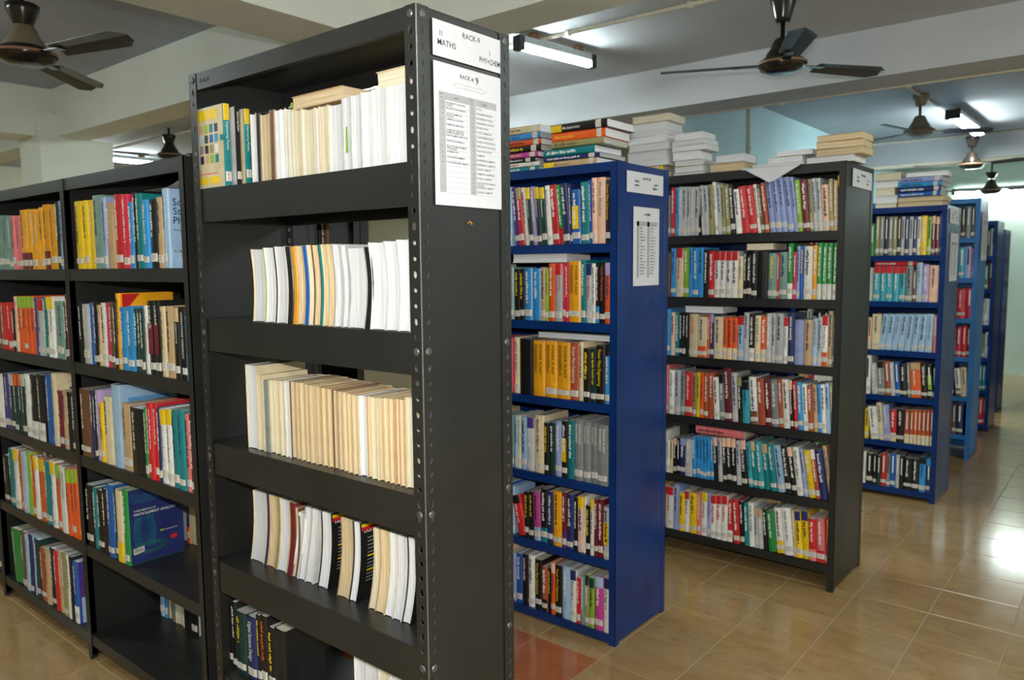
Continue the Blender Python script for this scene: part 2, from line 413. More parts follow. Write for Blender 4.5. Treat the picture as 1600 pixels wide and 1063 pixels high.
flat_text(mb, 'RACK #', .082, .279, .013, M['ink']); flat_text(mb, '9', .133, .275, .022, M['ink'])
arrow(mb, .06, .262, .168, .262, 2, M['inkgrey']); z1 = .242; z0 = .028
def rect(mb, u0, u1, v0, v1, m, x=-.0002): mb.quad((x, u0, v0), (x, u1, v0), (x, u1, v1), (x, u0, v1), m)
rect(mb, .014, .034, z0, .226, M['inkgrey']); rect(mb, .112, .132, z0, .226, M['inkgrey']); rect(mb, .014, .204, .226, z1, M['inkgrey'])
for q, tx_ in ((.016, 'SHELF'), (.114, 'SHELF')): flat_text(mb, tx_, q, .2355, .0038, M['ink'], .016); flat_text(mb, 'NO', q+.004, .2285, .0038, M['ink'])
flat_text(mb, 'SUBJECT', .06, .2315, .0045, M['ink']); flat_text(mb, 'SUBJECT', .155, .2315, .0045, M['ink'])
LT = ['PROBABILITY & QUEUING/THEORY', 'RELIABILITY ENGINEERING', 'APPLIED NUMERICAL/ANALYSIS', 'NUMERICAL ANALYSIS', 'NUMERICAL METHODS', 'COMPUTER ORIENTED/NUMERICAL METHODS', 'FINITE ELEMENTS METHODS', 'OPERATION RESEARCH', 'RESOURCE MANAGEMENT/TECHNIQUES', 'OPTIMIZATION', 'LINEAR PROGRAMMING', 'POLYTECHNIC MATHEMATICS']
RT = ['PHYSICS', 'ENGINEERING PHYSICS', 'ENGINEERING PHYSICS-I', 'ENGINEERING PHYSICS-II', 'APPLIED PHYSICS', 'PHYSICS LAB MANUAL', 'QUANTUM MECHANICS', 'CLASSICAL OPTOELECTRONICS', 'SEMICONDUCTOR PHYSICS', 'SOLID STATE PHYSICS', 'CHEMISTRY', 'ENGINEERING CHEMISTRY', 'ENGINEERING CHEMISTRY-I', 'APPLIED CHEMISTRY', 'CHEMISTRY LAB MANUAL', 'PHYSICAL CHEMISTRY', 'QUANTITATIVE CHEMICAL/ANALYSIS', 'INORGANIC CHEMISTRY', 'ORGANIC CHEMISTRY']
for L_, u0, uw, n_ in ((LT, .036, .074, 17), (RT, .134, .068, 19)):
    st_ = (.224-z0)/n_
    for k in range(n_):
        v = .224 - (k+1)*st_
        rect(mb, u0-.002, u0+uw, v, v+.0005, M['inkgrey'])
        if k < len(L_):
            tt = L_[k].split('/')
            for q, s_ in enumerate(tt): flat_text(mb, s_, u0, v+st_-.0052-q*.0048, .0054, M['ink'], uw-.003)
            flat_text(mb, ('9%d' % (k % 10)), u0-.014, v+st_-.006, .0036, M['ink'])
o = mb.build('lettering', s2); o.location.x = .0011

FLX = -2.138
left = rack('black_steel_rack', 'long low black steel rack at left, full of books in two bays', FLX-.03, 1.150, [.877, .92, .905], .455, 1.815, [1.49, 1.15, .80, .455, .10], .042, M['black'], 0, back=False, postw=.028)
rear = rack('black_steel_rack', 'black steel rack standing back to back behind the left rack', -2.21, 1.612, [.93, .93, .93], .22, 1.80, [1.40, 1.05, .72, .43, .08], .04, M['black'], 0, back=True, ends=False, divider=False)
blue = rack('blue_steel_rack', 'bright blue steel rack with printed sheets on its end, nearest of the blue racks', -1.5182, 2.4726, [.90], .404, 1.871, [1.57, 1.266, .956, .633, .34, .04], .034, M['blue'], .0067)
black = rack('black_steel_rack', 'black steel rack between the two blue racks, stacks of books on top', -1.0107, 3.5102, [.92, .92], .42, 1.928, [1.63, 1.327, 1.028, .726, .417, .123], .040, M['black'], -.0077, back=False)
blue2 = rack('blue_steel_rack', 'blue steel rack behind the black rack, second of the blue racks', -.9211, 5.2224, [.90, .90], .42, 1.830, [1.534, 1.247, .939, .65, .358, .062], .036, M['blue'], -.0066)
blue3 = rack('blue_steel_rack', 'lighter blue rack on long legs, third of the blue racks', -.9447, 6.5677, [.90], .40, 1.955, [1.667, 1.37, 1.07, .779, .478, .186], .036, M['lblue'], .0157)
blue4 = rack('blue_steel_rack', 'blue rack seen edge-on, fourth down the aisle', -.986, 7.788, [.90], .38, 1.84, [1.54, 1.25, .94, .65, .36, .06], .036, M['blue'])
blue5 = rack('blue_steel_rack', 'blue rack seen edge-on at the end of the row', -1.053, 8.846, [.90], .38, 1.80, [1.54, 1.25, .94, .65, .36, .06], .036, M['blue'])
dark1 = rack('black_steel_rack', 'dark steel rack across the far end of the aisle', -.05, 10.95, [.92], .38, 1.84, [1.54, 1.25, .94, .65, .36, .06], .036, M['black'])

# paper sheets on the ends of the farther racks
def end_sheet(label, x, y0, y1, z0, z1, rows=0, seed=1, tilt=0):
    o = sheet('rack_sign', label, (x, y0, z0), y1-y0, z1-z0); o.rotation_euler.x = tilt; w, h = y1-y0, z1-z0
    mb = MB(); rng = random.Random(seed)
    if rows:
        put_dashes(mb, rng, (0, w*.4, h*.90), (0, 1, 0), (0, 0, 1), h*.03, w*.25, M['ink'])
        for c in (.12, .52): rect(mb, w*c, w*(c+.09), h*.1, h*.82, M['inkgrey'])
        rect(mb, w*.12, w*.92, h*.76, h*.82, M['inkgrey'])
        for k in range(rows):
            v = h*(.73-.62*k/rows)
            for c in (.24, .64): put_dashes(mb, rng, (0, w*c, v), (0, 1, 0), (0, 0, 1), h*.016, w*rng.uniform(.1, .24), M['ink'])
            rect(mb, w*.12, w*.92, v-h*.01, v-h*.008, M['inkgrey'])
    else:
        put_dashes(mb, rng, (0, w*.42, h*.68), (0, 1, 0), (0, 0, 1), h*.13, w*.22, M['ink'])
        for c, v in ((.2, .52), (.2, .32), (.74, .45), (.7, .25)): put_dashes(mb, rng, (0, w*c, h*v), (0, 1, 0), (0, 0, 1), h*.12, w*.14, M['ink'])
    l = mb.build('lettering', o); l.location.x = .0011
end_sheet('white title card high on the end of the near blue rack', -1.5165, 2.537, 2.819, 1.763, 1.842, 0, 1)
end_sheet('tall white table sheet below the card on the near blue rack end', -1.517, 2.588, 2.790, 1.407, 1.711, 16, 2)
end_sheet('small white title card on the end of the black rack', -1.0085, 3.597, 3.902, 1.825, 1.904, 0, 3)
end_sheet('white title card on the end of the second blue rack', -.919, 5.29, 5.59, 1.724, 1.816, 0, 4)
end_sheet('tall white table sheet on the end of the second blue rack', -.919, 5.34, 5.59, 1.372, 1.666, 14, 5)
end_sheet('white sheets on the end of the lighter blue rack', -.940, 6.63, 6.90, 1.50, 1.86, 12, 6)

# ------------------------------------------------------------------ books
TABLE = """L1a|1158|-3802,104,226,sg -3698,59,222,sg -3640,49,220,sg -3591,32,218,pk -3559,63,216,pk -3493,62,235,go,fmr -3432,45,235,go,fmr,tr -3386,52,233,go -3335,44,230,go -3291,36,235,go -3255,56,243,go,fmr -3199,59,240,go -3140,36,246,dg -3104,78,248,la
L1b|1158|-2963,61,238,ye,tbk -2902,42,238,ye,tbk -2860,41,237,ye -2818,80,249,sg -2739,22,240,la -2718,60,219,ta -2657,58,243,rd,twh -2598,46,240,cm -2554,30,213,sb,twh -2522,25,241,bk,twh -2497,44,236,te -2454,38,214,sb -2416,47,213,bk -2369,37,217,ta -2331,18,240,ab -2313,23,240,ab,n,@SSP
L2a|1158|-3858,62,197,br -3796,78,199,rd -3718,51,200,rd -3669,33,177,bk -3631,33,229,ps -3598,37,230,or,ulm -3561,37,230,or,ulm -3524,36,231,or,ulm -3488,36,232,or,ulm -3453,35,232,or,ulm -3418,30,227,pu -3388,66,223,lg,urd -3321,36,232,te -3285,36,234,wh,uye,tnb -3249,35,235,wh,uye,tnb -3216,48,218,sg -3167,40,219,sg -3127,27,214,bk -3098,39,247,mr -3067,32,136,rs
L2b|1158|-2991,37,220,bk -2954,55,214,lg -2898,24,220,bl -2874,47,226,bk -2827,23,214,ta -2804,34,222,wh -2769,34,223,cm,twh -2735,33,224,br -2702,22,225,bk -2678,26,257,go,@TRI -2655,47,212,sb,twh -2608,49,215,sb,twh -2559,25,209,dg,twh -2534,25,210,dg,twh -2509,25,211,dg,twh -2483,22,221,wh -2461,46,237,bk,mmr,"LINEAR -2414,38,238,bk,mmr,"LINEAR -2378,32,221,cr,tbr -2345,54,222,ta -2291,35,221,bk,"OPERATIONS_RESEARCH,uta -2255,30,222,bk,"OPERATIONS_RESEARCH -2226,17,197,sb -2208,21,224,ta
L3a|1158|-3909,81,230,wh -3827,26,241,nb -3800,49,244,pu -3752,55,246,dg,twh,ulg -3697,42,250,dg,twh,uor -3654,41,253,dg,twh,uor -3613,45,257,dg,twh,ulg -3568,54,258,wh -3513,74,263,bk,fwh -3438,75,270,bk,fwh -3363,80,276,bl,twh -3282,42,287,cr,@OPR -3245,49,223,mr -3196,54,225,ta -3141,40,227,bk -3101,52,229,bk
L3b|1158|-3028,88,251,br -2940,24,251,nb -2916,18,248,bk -2897,36,256,li -2864,30,217,ye,tbr -2832,69,243,cr -2760,67,291,ab,n,@BAR -2697,76,233,ta,tbr -2622,93,227,bk -2528,20,234,gn -2507,22,250,rd,twh -2485,24,253,rd,twh -2461,23,255,rd,twh -2438,19,244,nb -2419,38,242,wh,uye,tnb,"Operations_Research -2381,42,247,wh,uye,tnb,"Operations_Research -2339,41,247,te,tnb -2298,40,251,te,tnb -2258,28,244,pk -2230,24,245,mr,twh -2206,17,243,wh
L4a|1158|-3894,61,215,bk -3829,58,254,te -3771,60,263,wh,uye,tnb,"Operations_Research -3711,42,261,or -3669,49,262,ab,tye -3619,49,269,lm -3571,40,260,or,twh -3531,39,263,wh,uye,tnb,"Operations_Research -3492,69,264,or,uye -3423,67,261,te,twh -3355,44,273,wh,uye,tnb -3312,47,265,or,ulm -3264,59,265,wh,tbk,"OPERATIONS_RESEARCH -3206,41,265,or,ulm -3164,34,271,or,ulm -3130,33,277,or,ulm -3096,73,280,rd,twh,"Operations_Research
L4b|1158|-3032,61,234,bk -2971,31,231,te -2941,55,228,bk -2885,36,242,bk -2847,53,266,bl,twh -2796,23,257,dg -2772,51,259,cr,n,tbr,fye -2721,42,267,gn,twh,cnb,@FEA
L5a|1158|-3867,115,238,gn,r5,twh -3750,52,250,br -3699,42,247,ab -3656,42,257,nb,twh -3614,33,258,ab -3582,48,255,dg -3536,55,227,rs -3480,46,233,ta -3432,53,249,bk -3379,37,250,rd -3342,37,253,ta -3304,51,257,ol -3254,28,261,wh -3225,28,262,bk -3198,42,249,bl,fwh,cpu,@V
N2|1160|-1854,57,193,P,w1 -1797,5,196,lm,p,w1 -1793,43,196,P,w1 -1750,5,196,bk,p,w1 -1744,46,198,P,w1 -1699,25,197,bk,p,w1 -1674,18,196,go,p,w1 -1655,30,198,T,w1 -1625,18,197,bl,p,w1 -1607,18,199,C,w1 -1589,29,199,T,w1 -1560,10,199,te,p,w1 -1550,23,199,T,w1 -1527,21,199,T,w1 -1507,30,198,P,w1 -1476,23,196,P,w1 -1454,59,188,P,w2 -1395,20,189,bk,p,w2 -1374,52,199,P,w1 -1322,43,201,P,w1 -1279,39,203,P,w1
N3|1180|-1937,53,237,P,b -1885,28,213,C -1857,25,200,gy,p -1832,25,202,C -1807,28,204,C -1779,24,205,C -1755,18,207,P -1736,26,207,T -1711,21,207,T -1690,22,207,T -1668,23,206,T -1646,22,205,T -1623,23,203,T -1600,23,202,T -1577,21,202,T -1556,21,201,T -1535,21,200,T -1514,20,199,T -1494,20,199,T -1473,21,197,T -1452,27,198,P -1426,22,199,T -1404,22,199,C -1382,21,200,T -1361,18,201,T -1342,18,202,T -1324,18,203,T -1306,19,204,T -1287,26,211,C
N4|1215|-1985,68,215,P,w3 -1916,12,217,nb,p,w3 -1904,38,216,T,w3 -1866,14,218,ol,p,w3 -1852,45,215,P,w3 -1807,29,212,mr,p,w3 -1778,18,204,T,w3 -1760,30,194,P,w4 -1730,32,215,P,w4 -1698,32,215,P,w4,n -1666,45,215,P,w3,@ENG -1576,48,219,T,w3 -1528,30,217,P,w3,@ENG -1450,26,217,C,w3 -1425,35,218,T,w3 -1390,31,218,P,w3 -1359,31,217,P,w3 -1328,31,221,P,w3,@ENG
N5|1190|-2128,37,201,bk,tor -2091,24,212,bk -2068,59,192,dg,tye -2009,50,192,nb,"Digital_Systems_Design,twh -1959,22,207,bk,tye -1936,33,214,bk,tor -1904,36,187,bk,tye -1868,53,196,bk,tta,n -1509,38,244,P -1471,52,246,P -1419,48,253,C -1371,72,266,P
B1|2483|-2029,27,238,pu,r6 -2002,27,236,rd,r6,uol,twh -1975,20,235,wh,r6 -1955,26,233,dg,r6,uye,twh,"Mechatronics -1929,20,235,li,r5 -1909,26,231,dg,r5,uye,twh,"Mechatronics -1883,26,229,dg,r5,uye,twh,"Mechatronics -1857,24,234,wh,r4,tnb,"Mechatronics -1833,34,235,rd,r5,twh -1799,20,233,gn,r6,frd -1779,33,236,nb,r5,twh -1746,13,234,nb,r3,twh -1733,42,209,bl,r2,mye -1690,38,235,te,r2,twh -1652,14,241,bl,r2 -1638,22,247,ps,r1 -1616,36,247,ps -1581,27,235,bk,tye,"Power_Plant_Engineering -1553,9,236,rd
B2|2483|-2025,30,209,bk,tye -1994,26,205,bk,tye -1968,42,212,sb,twh -1926,42,211,sb,twh -1884,25,215,ta -1860,12,208,lm -1848,32,231,or,twh -1815,36,230,lg,urd,trd,"INDUSTRIAL_ENGINEERING -1779,16,233,cm,tta -1764,16,233,cm -1748,58,238,go,tbk,"POWER_PLANT_ENGINEERING -1690,23,242,te -1667,30,229,lg,unb,trd -1637,15,229,wh -1623,18,232,bk,fsb -1604,26,229,bk,tor,"Power_Plant_Engineering -1579,29,231,or,uli
B3|2483|-2028,31,235,cr -1997,69,231,bk,n -1928,63,227,go,tbk,"POWER_PLANT_ENGINEERING -1865,61,228,go,tbk,"POWER_PLANT_ENGINEERING -1804,64,228,go,tbk,"POWER_PLANT_ENGINEERING -1741,43,228,rs,twh,"Power_Plant_Engineering -1698,19,233,cr -1679,34,209,bk,tye -1644,26,211,dg,tye -1618,41,225,bk,tye,"Power_Plant_Engineering -1577,22,233,sb,ubk -1556,11,216,mr
B4|2483|-2030,19,224,ab -2011,15,226,cr -1996,33,223,ab,tnb -1963,40,227,lg,upu -1922,50,241,cr,tbr -1872,25,214,bk,tye -1847,32,218,dg,twh -1816,31,227,la,twh -1785,31,231,bk,mye -1754,34,238,te,twh -1720,40,245,gy,twh,"POWER_PLANT_ENGINEERING -1680,36,241,gy,twh,"POWER_PLANT_ENGINEERING -1644,35,240,gy,twh,"POWER_PLANT_ENGINEERING -1609,47,240,gy,twh,"POWER_PLANT_ENGINEERING -1561,17,247,dg,twh
B5|2483|-2030,49,172,rd,r14,ubk -1980,26,197,bk,tye -1954,26,202,bk,tye -1928,36,205,mg,r2,fab -1892,36,226,bk,twh,fte -1856,28,220,nb -1827,45,230,go,tbk -1782,24,231,mr,fpu -1758,34,227,nb -1724,17,218,bk,twh -1707,30,228,ps,uye -1677,10,232,wh,uye -1667,23,198,bk,tye -1644,18,230,wh,uye -1626,20,231,mr,twh -1606,24,235,mr,twh -1582,29,210,lg,mye
B6|2483|-2025,34,218,bl,twh -1990,30,223,bk,tps -1960,34,227,wh,tbk -1927,40,215,bk,tye,"Power_Plant_Engineering -1886,29,193,rs,fbk -1857,18,193,bk,tye -1839,21,222,or,ups -1818,35,217,bk,tye,"Power_Plant_Engineering -1783,42,221,ab,twh -1741,31,218,wh,unb -1710,20,190,rd -1690,20,212,sg,twh -1670,20,212,ol,udg -1650,26,206,lm,udg -1623,42,221,mg,uab -1581,29,224,wh,unb
K1|3520|-1849,22,240,rd,twh -1826,16,239,sb -1811,24,241,lg -1787,21,240,lg -1766,21,238,lg -1745,22,237,lg -1723,23,235,lg -1700,11,230,bk -1689,17,240,lg,r4 -1672,23,238,lg,r4 -1649,26,240,ol,r4 -1623,18,252,wh,r5 -1604,22,237,lg,r4 -1582,18,236,ol,r4 -1564,22,231,ol,r4 -1542,25,233,bk,r5 -1517,29,210,wh,r6 -1489,39,221,rd,r8,twh -1450,35,222,rd,r8,twh -1415,17,227,wh,r8 -1398,17,222,br,r8 -1381,22,231,rs,r8 -1359,28,255,la,r8,tnb -1330,28,253,la,r8,tnb -1302,26,251,la,r8,tnb -1276,28,249,la,r8,tnb -1248,21,247,la,r8,tnb -1227,24,232,lm,r6 -1202,32,230,mr,r6,twh -1171,16,231,ol,r5 -1155,19,233,lg,r5 -1136,22,232,lg,r5 -1114,31,202,ps,r4 -1083,18,225,ol,r3 -1065,18,217,ta,r2 -1047,21,237,bk,r2,uye
K2|3520|-1847,28,242,sb -1818,40,241,cr,urd,trd -1779,31,244,lm -1747,19,244,sb -1728,31,243,sb -1697,27,243,sb -1670,27,232,bk -1644,30,224,rd -1614,30,223,wh,urd,tnb -1584,29,223,wh,urd,tnb -1554,29,222,wh,urd,tnb -1525,32,222,wh,urd,tnb -1493,25,198,cr -1468,18,224,bk -1450,25,204,bk -1426,28,223,bk -1398,48,216,bk,n -1349,44,209,sg,tye -1306,10,211,rd -1296,37,214,sg -1259,26,253,gn,fwh -1233,16,213,cm -1217,16,239,la -1201,16,239,bl,tye -1184,38,238,wh -1146,19,241,go -1127,22,251,gn,fwh -1105,22,250,gn,fwh -1084,23,250,gn,fwh -1060,23,249,gn,fwh -1038,21,249,gn,fwh
K3|3520|-1844,24,218,ps -1820,24,219,te -1796,18,219,bk,twh -1778,17,220,bk,twh -1761,18,220,bk,twh -1743,47,214,cr,tor -1696,50,202,cr,for -1646,15,210,or -1631,19,218,nb,ula -1612,49,205,cr -1563,22,202,or,fcr -1541,26,203,or,fcr -1515,25,204,or,fcr -1490,32,212,ab,urd -1458,25,230,lg -1433,28,224,bk,fwh -1405,28,218,cr -1377,28,213,or,fcr -1349,24,230,lg -1325,20,231,lg -1305,36,232,lg -1269,21,216,wh,urd -1248,30,234,nb,twh -1218,42,205,la,n -1176,39,207,ta -1137,22,215,ab -1115,19,222,lg -1096,25,229,wh,for,urd -1072,22,249,ta -1050,25,224,gy -1025,12,219,lg
K4|3520|-1851,32,227,wh,tgy -1819,34,230,lg -1785,23,217,gy -1762,43,223,rd,twh -1719,20,222,ol -1699,20,224,ye -1678,20,225,or -1658,24,224,rs -1634,26,229,rs -1608,29,209,wh,r3 -1579,27,227,gy,r3,ubk -1552,38,259,mr,r3 -1513,30,239,lg,r3 -1483,23,220,bk,r3,uol -1460,37,201,tq,r2,ubk -1423,37,226,wh,r4,fbr -1386,36,221,rs,r4 -1350,29,217,mr,r4 -1321,36,220,gy,r4 -1285,21,226,rs,r4 -1264,31,228,wh,r4,tbk -1233,17,227,bk,r4,ups -1215,17,222,rd,r4 -1198,24,220,sb,r4 -1174,24,215,wh,r4 -1150,23,207,rs,r4 -1127,20,216,ta,r4 -1107,17,218,sb,r4 -1091,20,219,wh,r4 -1071,20,228,ab,r4 -1051,16,233,ol,r4
K5|3520|-1860,18,172,wh -1842,18,174,cr -1825,22,185,bk,ups -1802,18,188,bk -1785,31,191,nb,ula -1754,39,188,lg -1716,21,204,sb,r2 -1694,20,207,sb,r2 -1675,19,209,sb,r2 -1656,18,212,sb,r2 -1638,19,214,sb,r2 -1618,17,217,sb,r2 -1602,25,220,bk,ups,r3 -1577,20,219,lg,r3 -1557,24,222,bk,ups,r3 -1532,24,225,bk,ups,r3 -1508,24,225,bk,ups,r3 -1484,24,216,lg,r3 -1461,31,224,bk,ups,r4 -1429,23,216,tq,r6 -1406,23,224,te,r6,uta -1383,31,227,tq,r6 -1352,30,220,te,r6,uta -1322,30,225,te,r7 -1292,37,222,ab,r8 -1255,29,227,bk,r8 -1226,25,223,bk,ups,r9 -1201,29,227,wh,r8,tgy -1172,21,223,la,r9 -1150,32,220,ye,r9 -1119,21,228,rs,r9,uwh -1098,36,228,nb,r9,twh -1062,18,253,ta,r9
K6|3520|-1862,45,220,wh,urd,trd -1817,31,235,la -1785,31,199,ye -1755,26,213,wh,urd,tpu -1728,43,211,ye -1685,21,217,pk -1664,34,222,wh,uye -1630,17,223,la -1613,29,219,wh,urd,trd -1584,29,224,wh,urd,trd -1555,33,230,wh,urd,trd -1522,28,208,rd,fwh -1494,32,218,rd,r4 -1462,24,211,bk,r4 -1438,24,208,te,r3 -1415,27,217,wh,r3,tgy -1387,19,195,lg,r3,uta -1368,23,191,lg,r3,uta -1345,23,196,bk,r4 -1322,38,194,gn,r6 -1285,37,217,wh,r6,fye -1248,44,225,wh,r6,tgy -1203,15,223,ta,r5 -1189,29,220,ye,r5,unb,tbk -1160,32,226,ye,r4,unb,tbk -1128,35,196,rd,r3,fpk -1093,38,204,pk,r3,frd -1054,31,218,rd,r2,tye
C1|5233|-1320,26,243,ol,twh -1293,24,242,gy,twh -1269,25,240,bk,twh -1244,25,239,gy,twh -1219,25,238,ol,twh -1194,23,237,bk,twh -1172,20,236,lg,tbk -1151,23,235,nb,twh -1128,23,234,lg -1105,22,233,nb,twh -1083,20,232,wh -1063,35,236,ye -1028,24,229,lm -1004,21,234,mr,ups -982,22,227,mr,ups -960,14,243,bl
C2|5233|-1320,37,219,tq,urd -1283,37,219,tq,urd -1246,37,219,tq,urd -1209,38,218,tq,urd -1171,37,218,tq,urd -1134,38,218,gy -1096,20,196,br -1077,35,240,ab -1042,35,228,li -1007,59,223,ps
C3|5233|-1320,54,225,cr -1267,37,226,ab,r-6 -1230,37,227,ab,r-6 -1193,36,229,ab,r-6 -1157,36,230,ab,r-5 -1121,36,231,ab,r-5 -1085,37,232,ab,r-4 -1048,38,233,ab,r-3 -1010,40,235,ab,r-2 -970,18,230,pk -953,12,231,bl
C4|5233|-1315,38,200,lg,r5 -1278,43,214,gy,r5,ubk -1235,32,217,rs,r5 -1203,26,213,lg,r5 -1177,31,216,bl,r5 -1146,41,201,bk,r4,twh -1105,17,215,gy,r4 -1087,59,218,or,r4,uta -1028,35,215,bk,r4 -993,30,212,bk,r5,mlm -963,20,209,bk,r2
C5|5233|-1316,49,212,wh,r7 -1268,34,240,cr,r6 -1234,40,232,la,r6 -1193,37,202,rd,r1,fcr -1156,47,212,bk,twh -1109,29,211,rs,fcr -1080,23,214,rs,fcr -1058,22,216,or,fcr -1035,22,219,rs,fcr -1013,24,221,rs,fcr -989,22,224,rs,fcr -967,20,226,rs,fcr
C6|5233|-1323,38,199,bk,twh -1284,22,203,bk -1262,27,195,dg -1236,32,211,rd -1203,21,209,gy -1182,32,219,bl -1150,23,212,lg -1127,24,210,bk,twh -1103,47,203,bk,twh -1057,41,204,bk,twh -1016,38,222,sb,ubk -977,30,216,nb,usb
E1|6578|-1067,29,223,bk -1038,35,228,gy -1003,25,226,dg -978,40,231,rd
E2|6578|-1073,41,227,tq -1032,43,233,la -988,23,219,pk -965,29,219,sg
E3|6578|-1072,59,219,rd -1013,47,226,cm
E4|6578|-1066,36,223,cm -1030,35,232,rd -995,23,226,mr
E5|6578|-1061,38,210,wh,r6,fbr -1023,45,220,cr,r5
E6|6578|-1068,27,224,br -1041,48,235,nb,twh
N1|1160|-1834,26,177,P -1807,18,175,bk,p -1789,40,170,T -1749,23,176,br,p -1726,26,173,P -1701,25,170,P -1675,25,166,P -1651,40,162,C -1611,49,158,C -1562,19,158,P -1543,34,158,C -1509,50,156,P -1459,32,167,P -1427,37,167,P -1390,41,169,P -1350,49,169,P -1300,61,171,P
L3z|1160|-4260,60,225,wh -4200,50,230,pk -4150,55,236,rd -4094,50,230,cr
L4z|1160|-4280,70,190,gy -4210,60,215,ab -4150,70,200,cr -4078,60,222,br
L5z|1160|-4260,60,215,ol -4200,60,225,or -4140,60,222,cr -4080,70,210,nb
L4r|1400|-2852,34,232,T -2816,70,236,P -2744,20,232,nb,for -2722,82,225,T
L5r|1400|-2991,34,225,ab -2955,22,222,sb -2931,28,225,T -2901,32,225,gy,p -2867,60,220,C -2804,58,232,bk -2743,46,226,bk -2694,60,215,P
Q1|1700|-2320,46,265,bk,twh,"CAD/CAM -2273,44,260,br,cbk
F1|11000|-930,40,240,gy -890,50,230,bk -840,40,235,wh -798,60,230,br -736,50,240,dg -684,50,235,gy -630,40,240,bk
F2|11000|-930,60,240,bk -868,50,230,gy -816,40,235,wh -774,60,230,bk -712,50,240,nb
F3|11000|-930,60,240,wh -868,50,230,bk -816,40,235,dg -774,60,230,te -712,50,240,gy
F4|11000|-930,60,240,bk -868,50,230,gy,r8 -816,40,235,wh,r8 -774,60,230,bk,r8"""
STACKS = """a|2500|-2130,220,1872,19,te,s,twh -2130,223,1891,18,wh,s,trd -2129,202,1909,17,bk,s,twh -2129,221,1926,21,mg,s,tye -2129,233,1947,27,bk,s,tye -2128,230,1973,25,or,s,ucr -2128,229,1998,25,sb,s,tnb -2120,212,2023,30,cr,s,tbr
b|2500|-1879,249,1872,26,ta,s,uye,tbr,"Mechatronics -1878,259,1898,19,nb,s,twh -1882,243,1917,28,te,s,twh -1837,237,1946,25,ol,s,tbr -1836,242,1970,34,or,s,tye,"Mechatronics -1840,258,2004,31,bk,s,uye,twh,"Mechatronics
c|3560|-2135,250,1930,29,ta,p -2108,187,1959,32,ye,s -2127,235,1992,39,wh,p -2135,235,2030,39,wh,p -2120,230,2069,39,wh,p -2136,231,2108,35,lg,p -2113,215,2143,29,wh,p -2144,238,2172,39,wh,p -2098,214,2211,35,cr,p
d|3560|-1866,174,1930,16,wh,p -1858,156,1946,30,wh,p -1857,156,1977,28,lg,p -1871,149,2005,44,wh,p,cnb -1874,186,2049,28,wh,p,cdg -1876,181,2077,25,wh,p,cdg -1860,152,2101,35,lg,p
e|3560|-1665,177,1930,43,ta,p,cbr -1634,144,1973,39,wh,p,cdg
f|3600|-1469,244,1930,24,wh,p -1396,161,1954,28,lg,p -1351,162,1983,24,lg,p
g|3560|-1205,207,1930,31,wh,p -1163,199,1961,31,ta,p -1162,200,1992,31,ta,p -1162,194,2023,29,ta,p
h|5270|-1337,123,1832,28,ye,p -1338,126,1860,47,wh,p -1336,108,1907,48,la,p -1341,130,1955,45,wh,p -1343,148,2000,48,cr,p
i|5270|-1207,247,1832,30,ta,p -1210,259,1862,28,ta,p -1206,234,1890,29,bl,s -1208,237,1919,29,nb,s -1209,241,1949,28,sb,s -1210,245,1977,29,la,s -1164,226,2007,29,wh,p"""
ZB = dict(L=[1.49, 1.15, .80, .455, .10], N=[1.712, 1.345, .9816, .6254, .27], B=[1.57, 1.266, .956, .633, .34, .04], K=[1.63, 1.327, 1.028, .726, .417, .123],
          C=[1.534, 1.247, .939, .65, .358, .062], E=[1.667, 1.37, 1.07, .779, .478, .186], Q=[1.40, 1.05, .72, .43, .08], F=[1.54, 1.25, .94, .65, .36, .06])
ORD = 'first second third fourth fifth sixth seventh eighth ninth tenth eleventh twelfth thirteenth fourteenth fifteenth sixteenth seventeenth eighteenth nineteenth twentieth'.split()
def ordinal(n):
    if n <= 20: return ORD[n-1]
    t, u = divmod(n, 10); T = {2: 'twenty', 3: 'thirty', 4: 'forty'}
    return ({2: 'twentieth', 3: 'thirtieth', 4: 'fortieth'}[t]) if u == 0 else T[t]+'-'+ORD[u-1]
RACKNAME = dict(La='left bay of left black rack', Lb='right bay of left black rack', Lz='outer bay of left black rack', Lr='back row of left black rack', N='near RACK-9 rack', B='nearest blue rack', K='black rack between blue ones', C='second blue rack', E='lighter blue rack', Q='rear rack behind left rack', F='far rack')
XRL = dict(L=-2.176, N=-1.203, B=-1.523, K=-1.017, C=-.928, E=-.955, Q=-2.215, F=-.1)
SHELF = ['top', 'second', 'third', 'fourth', 'fifth', 'sixth']
WAVE = {'w1': lambda s: .010*math.sin(math.pi*s), 'w2': lambda s: .015*math.sin(math.pi*(s*.9)), 'w3': lambda s: -.026*(1-s)**2+.004*math.sin(math.pi*s), 'w4': lambda s: -.045*(1-s)**1.4}

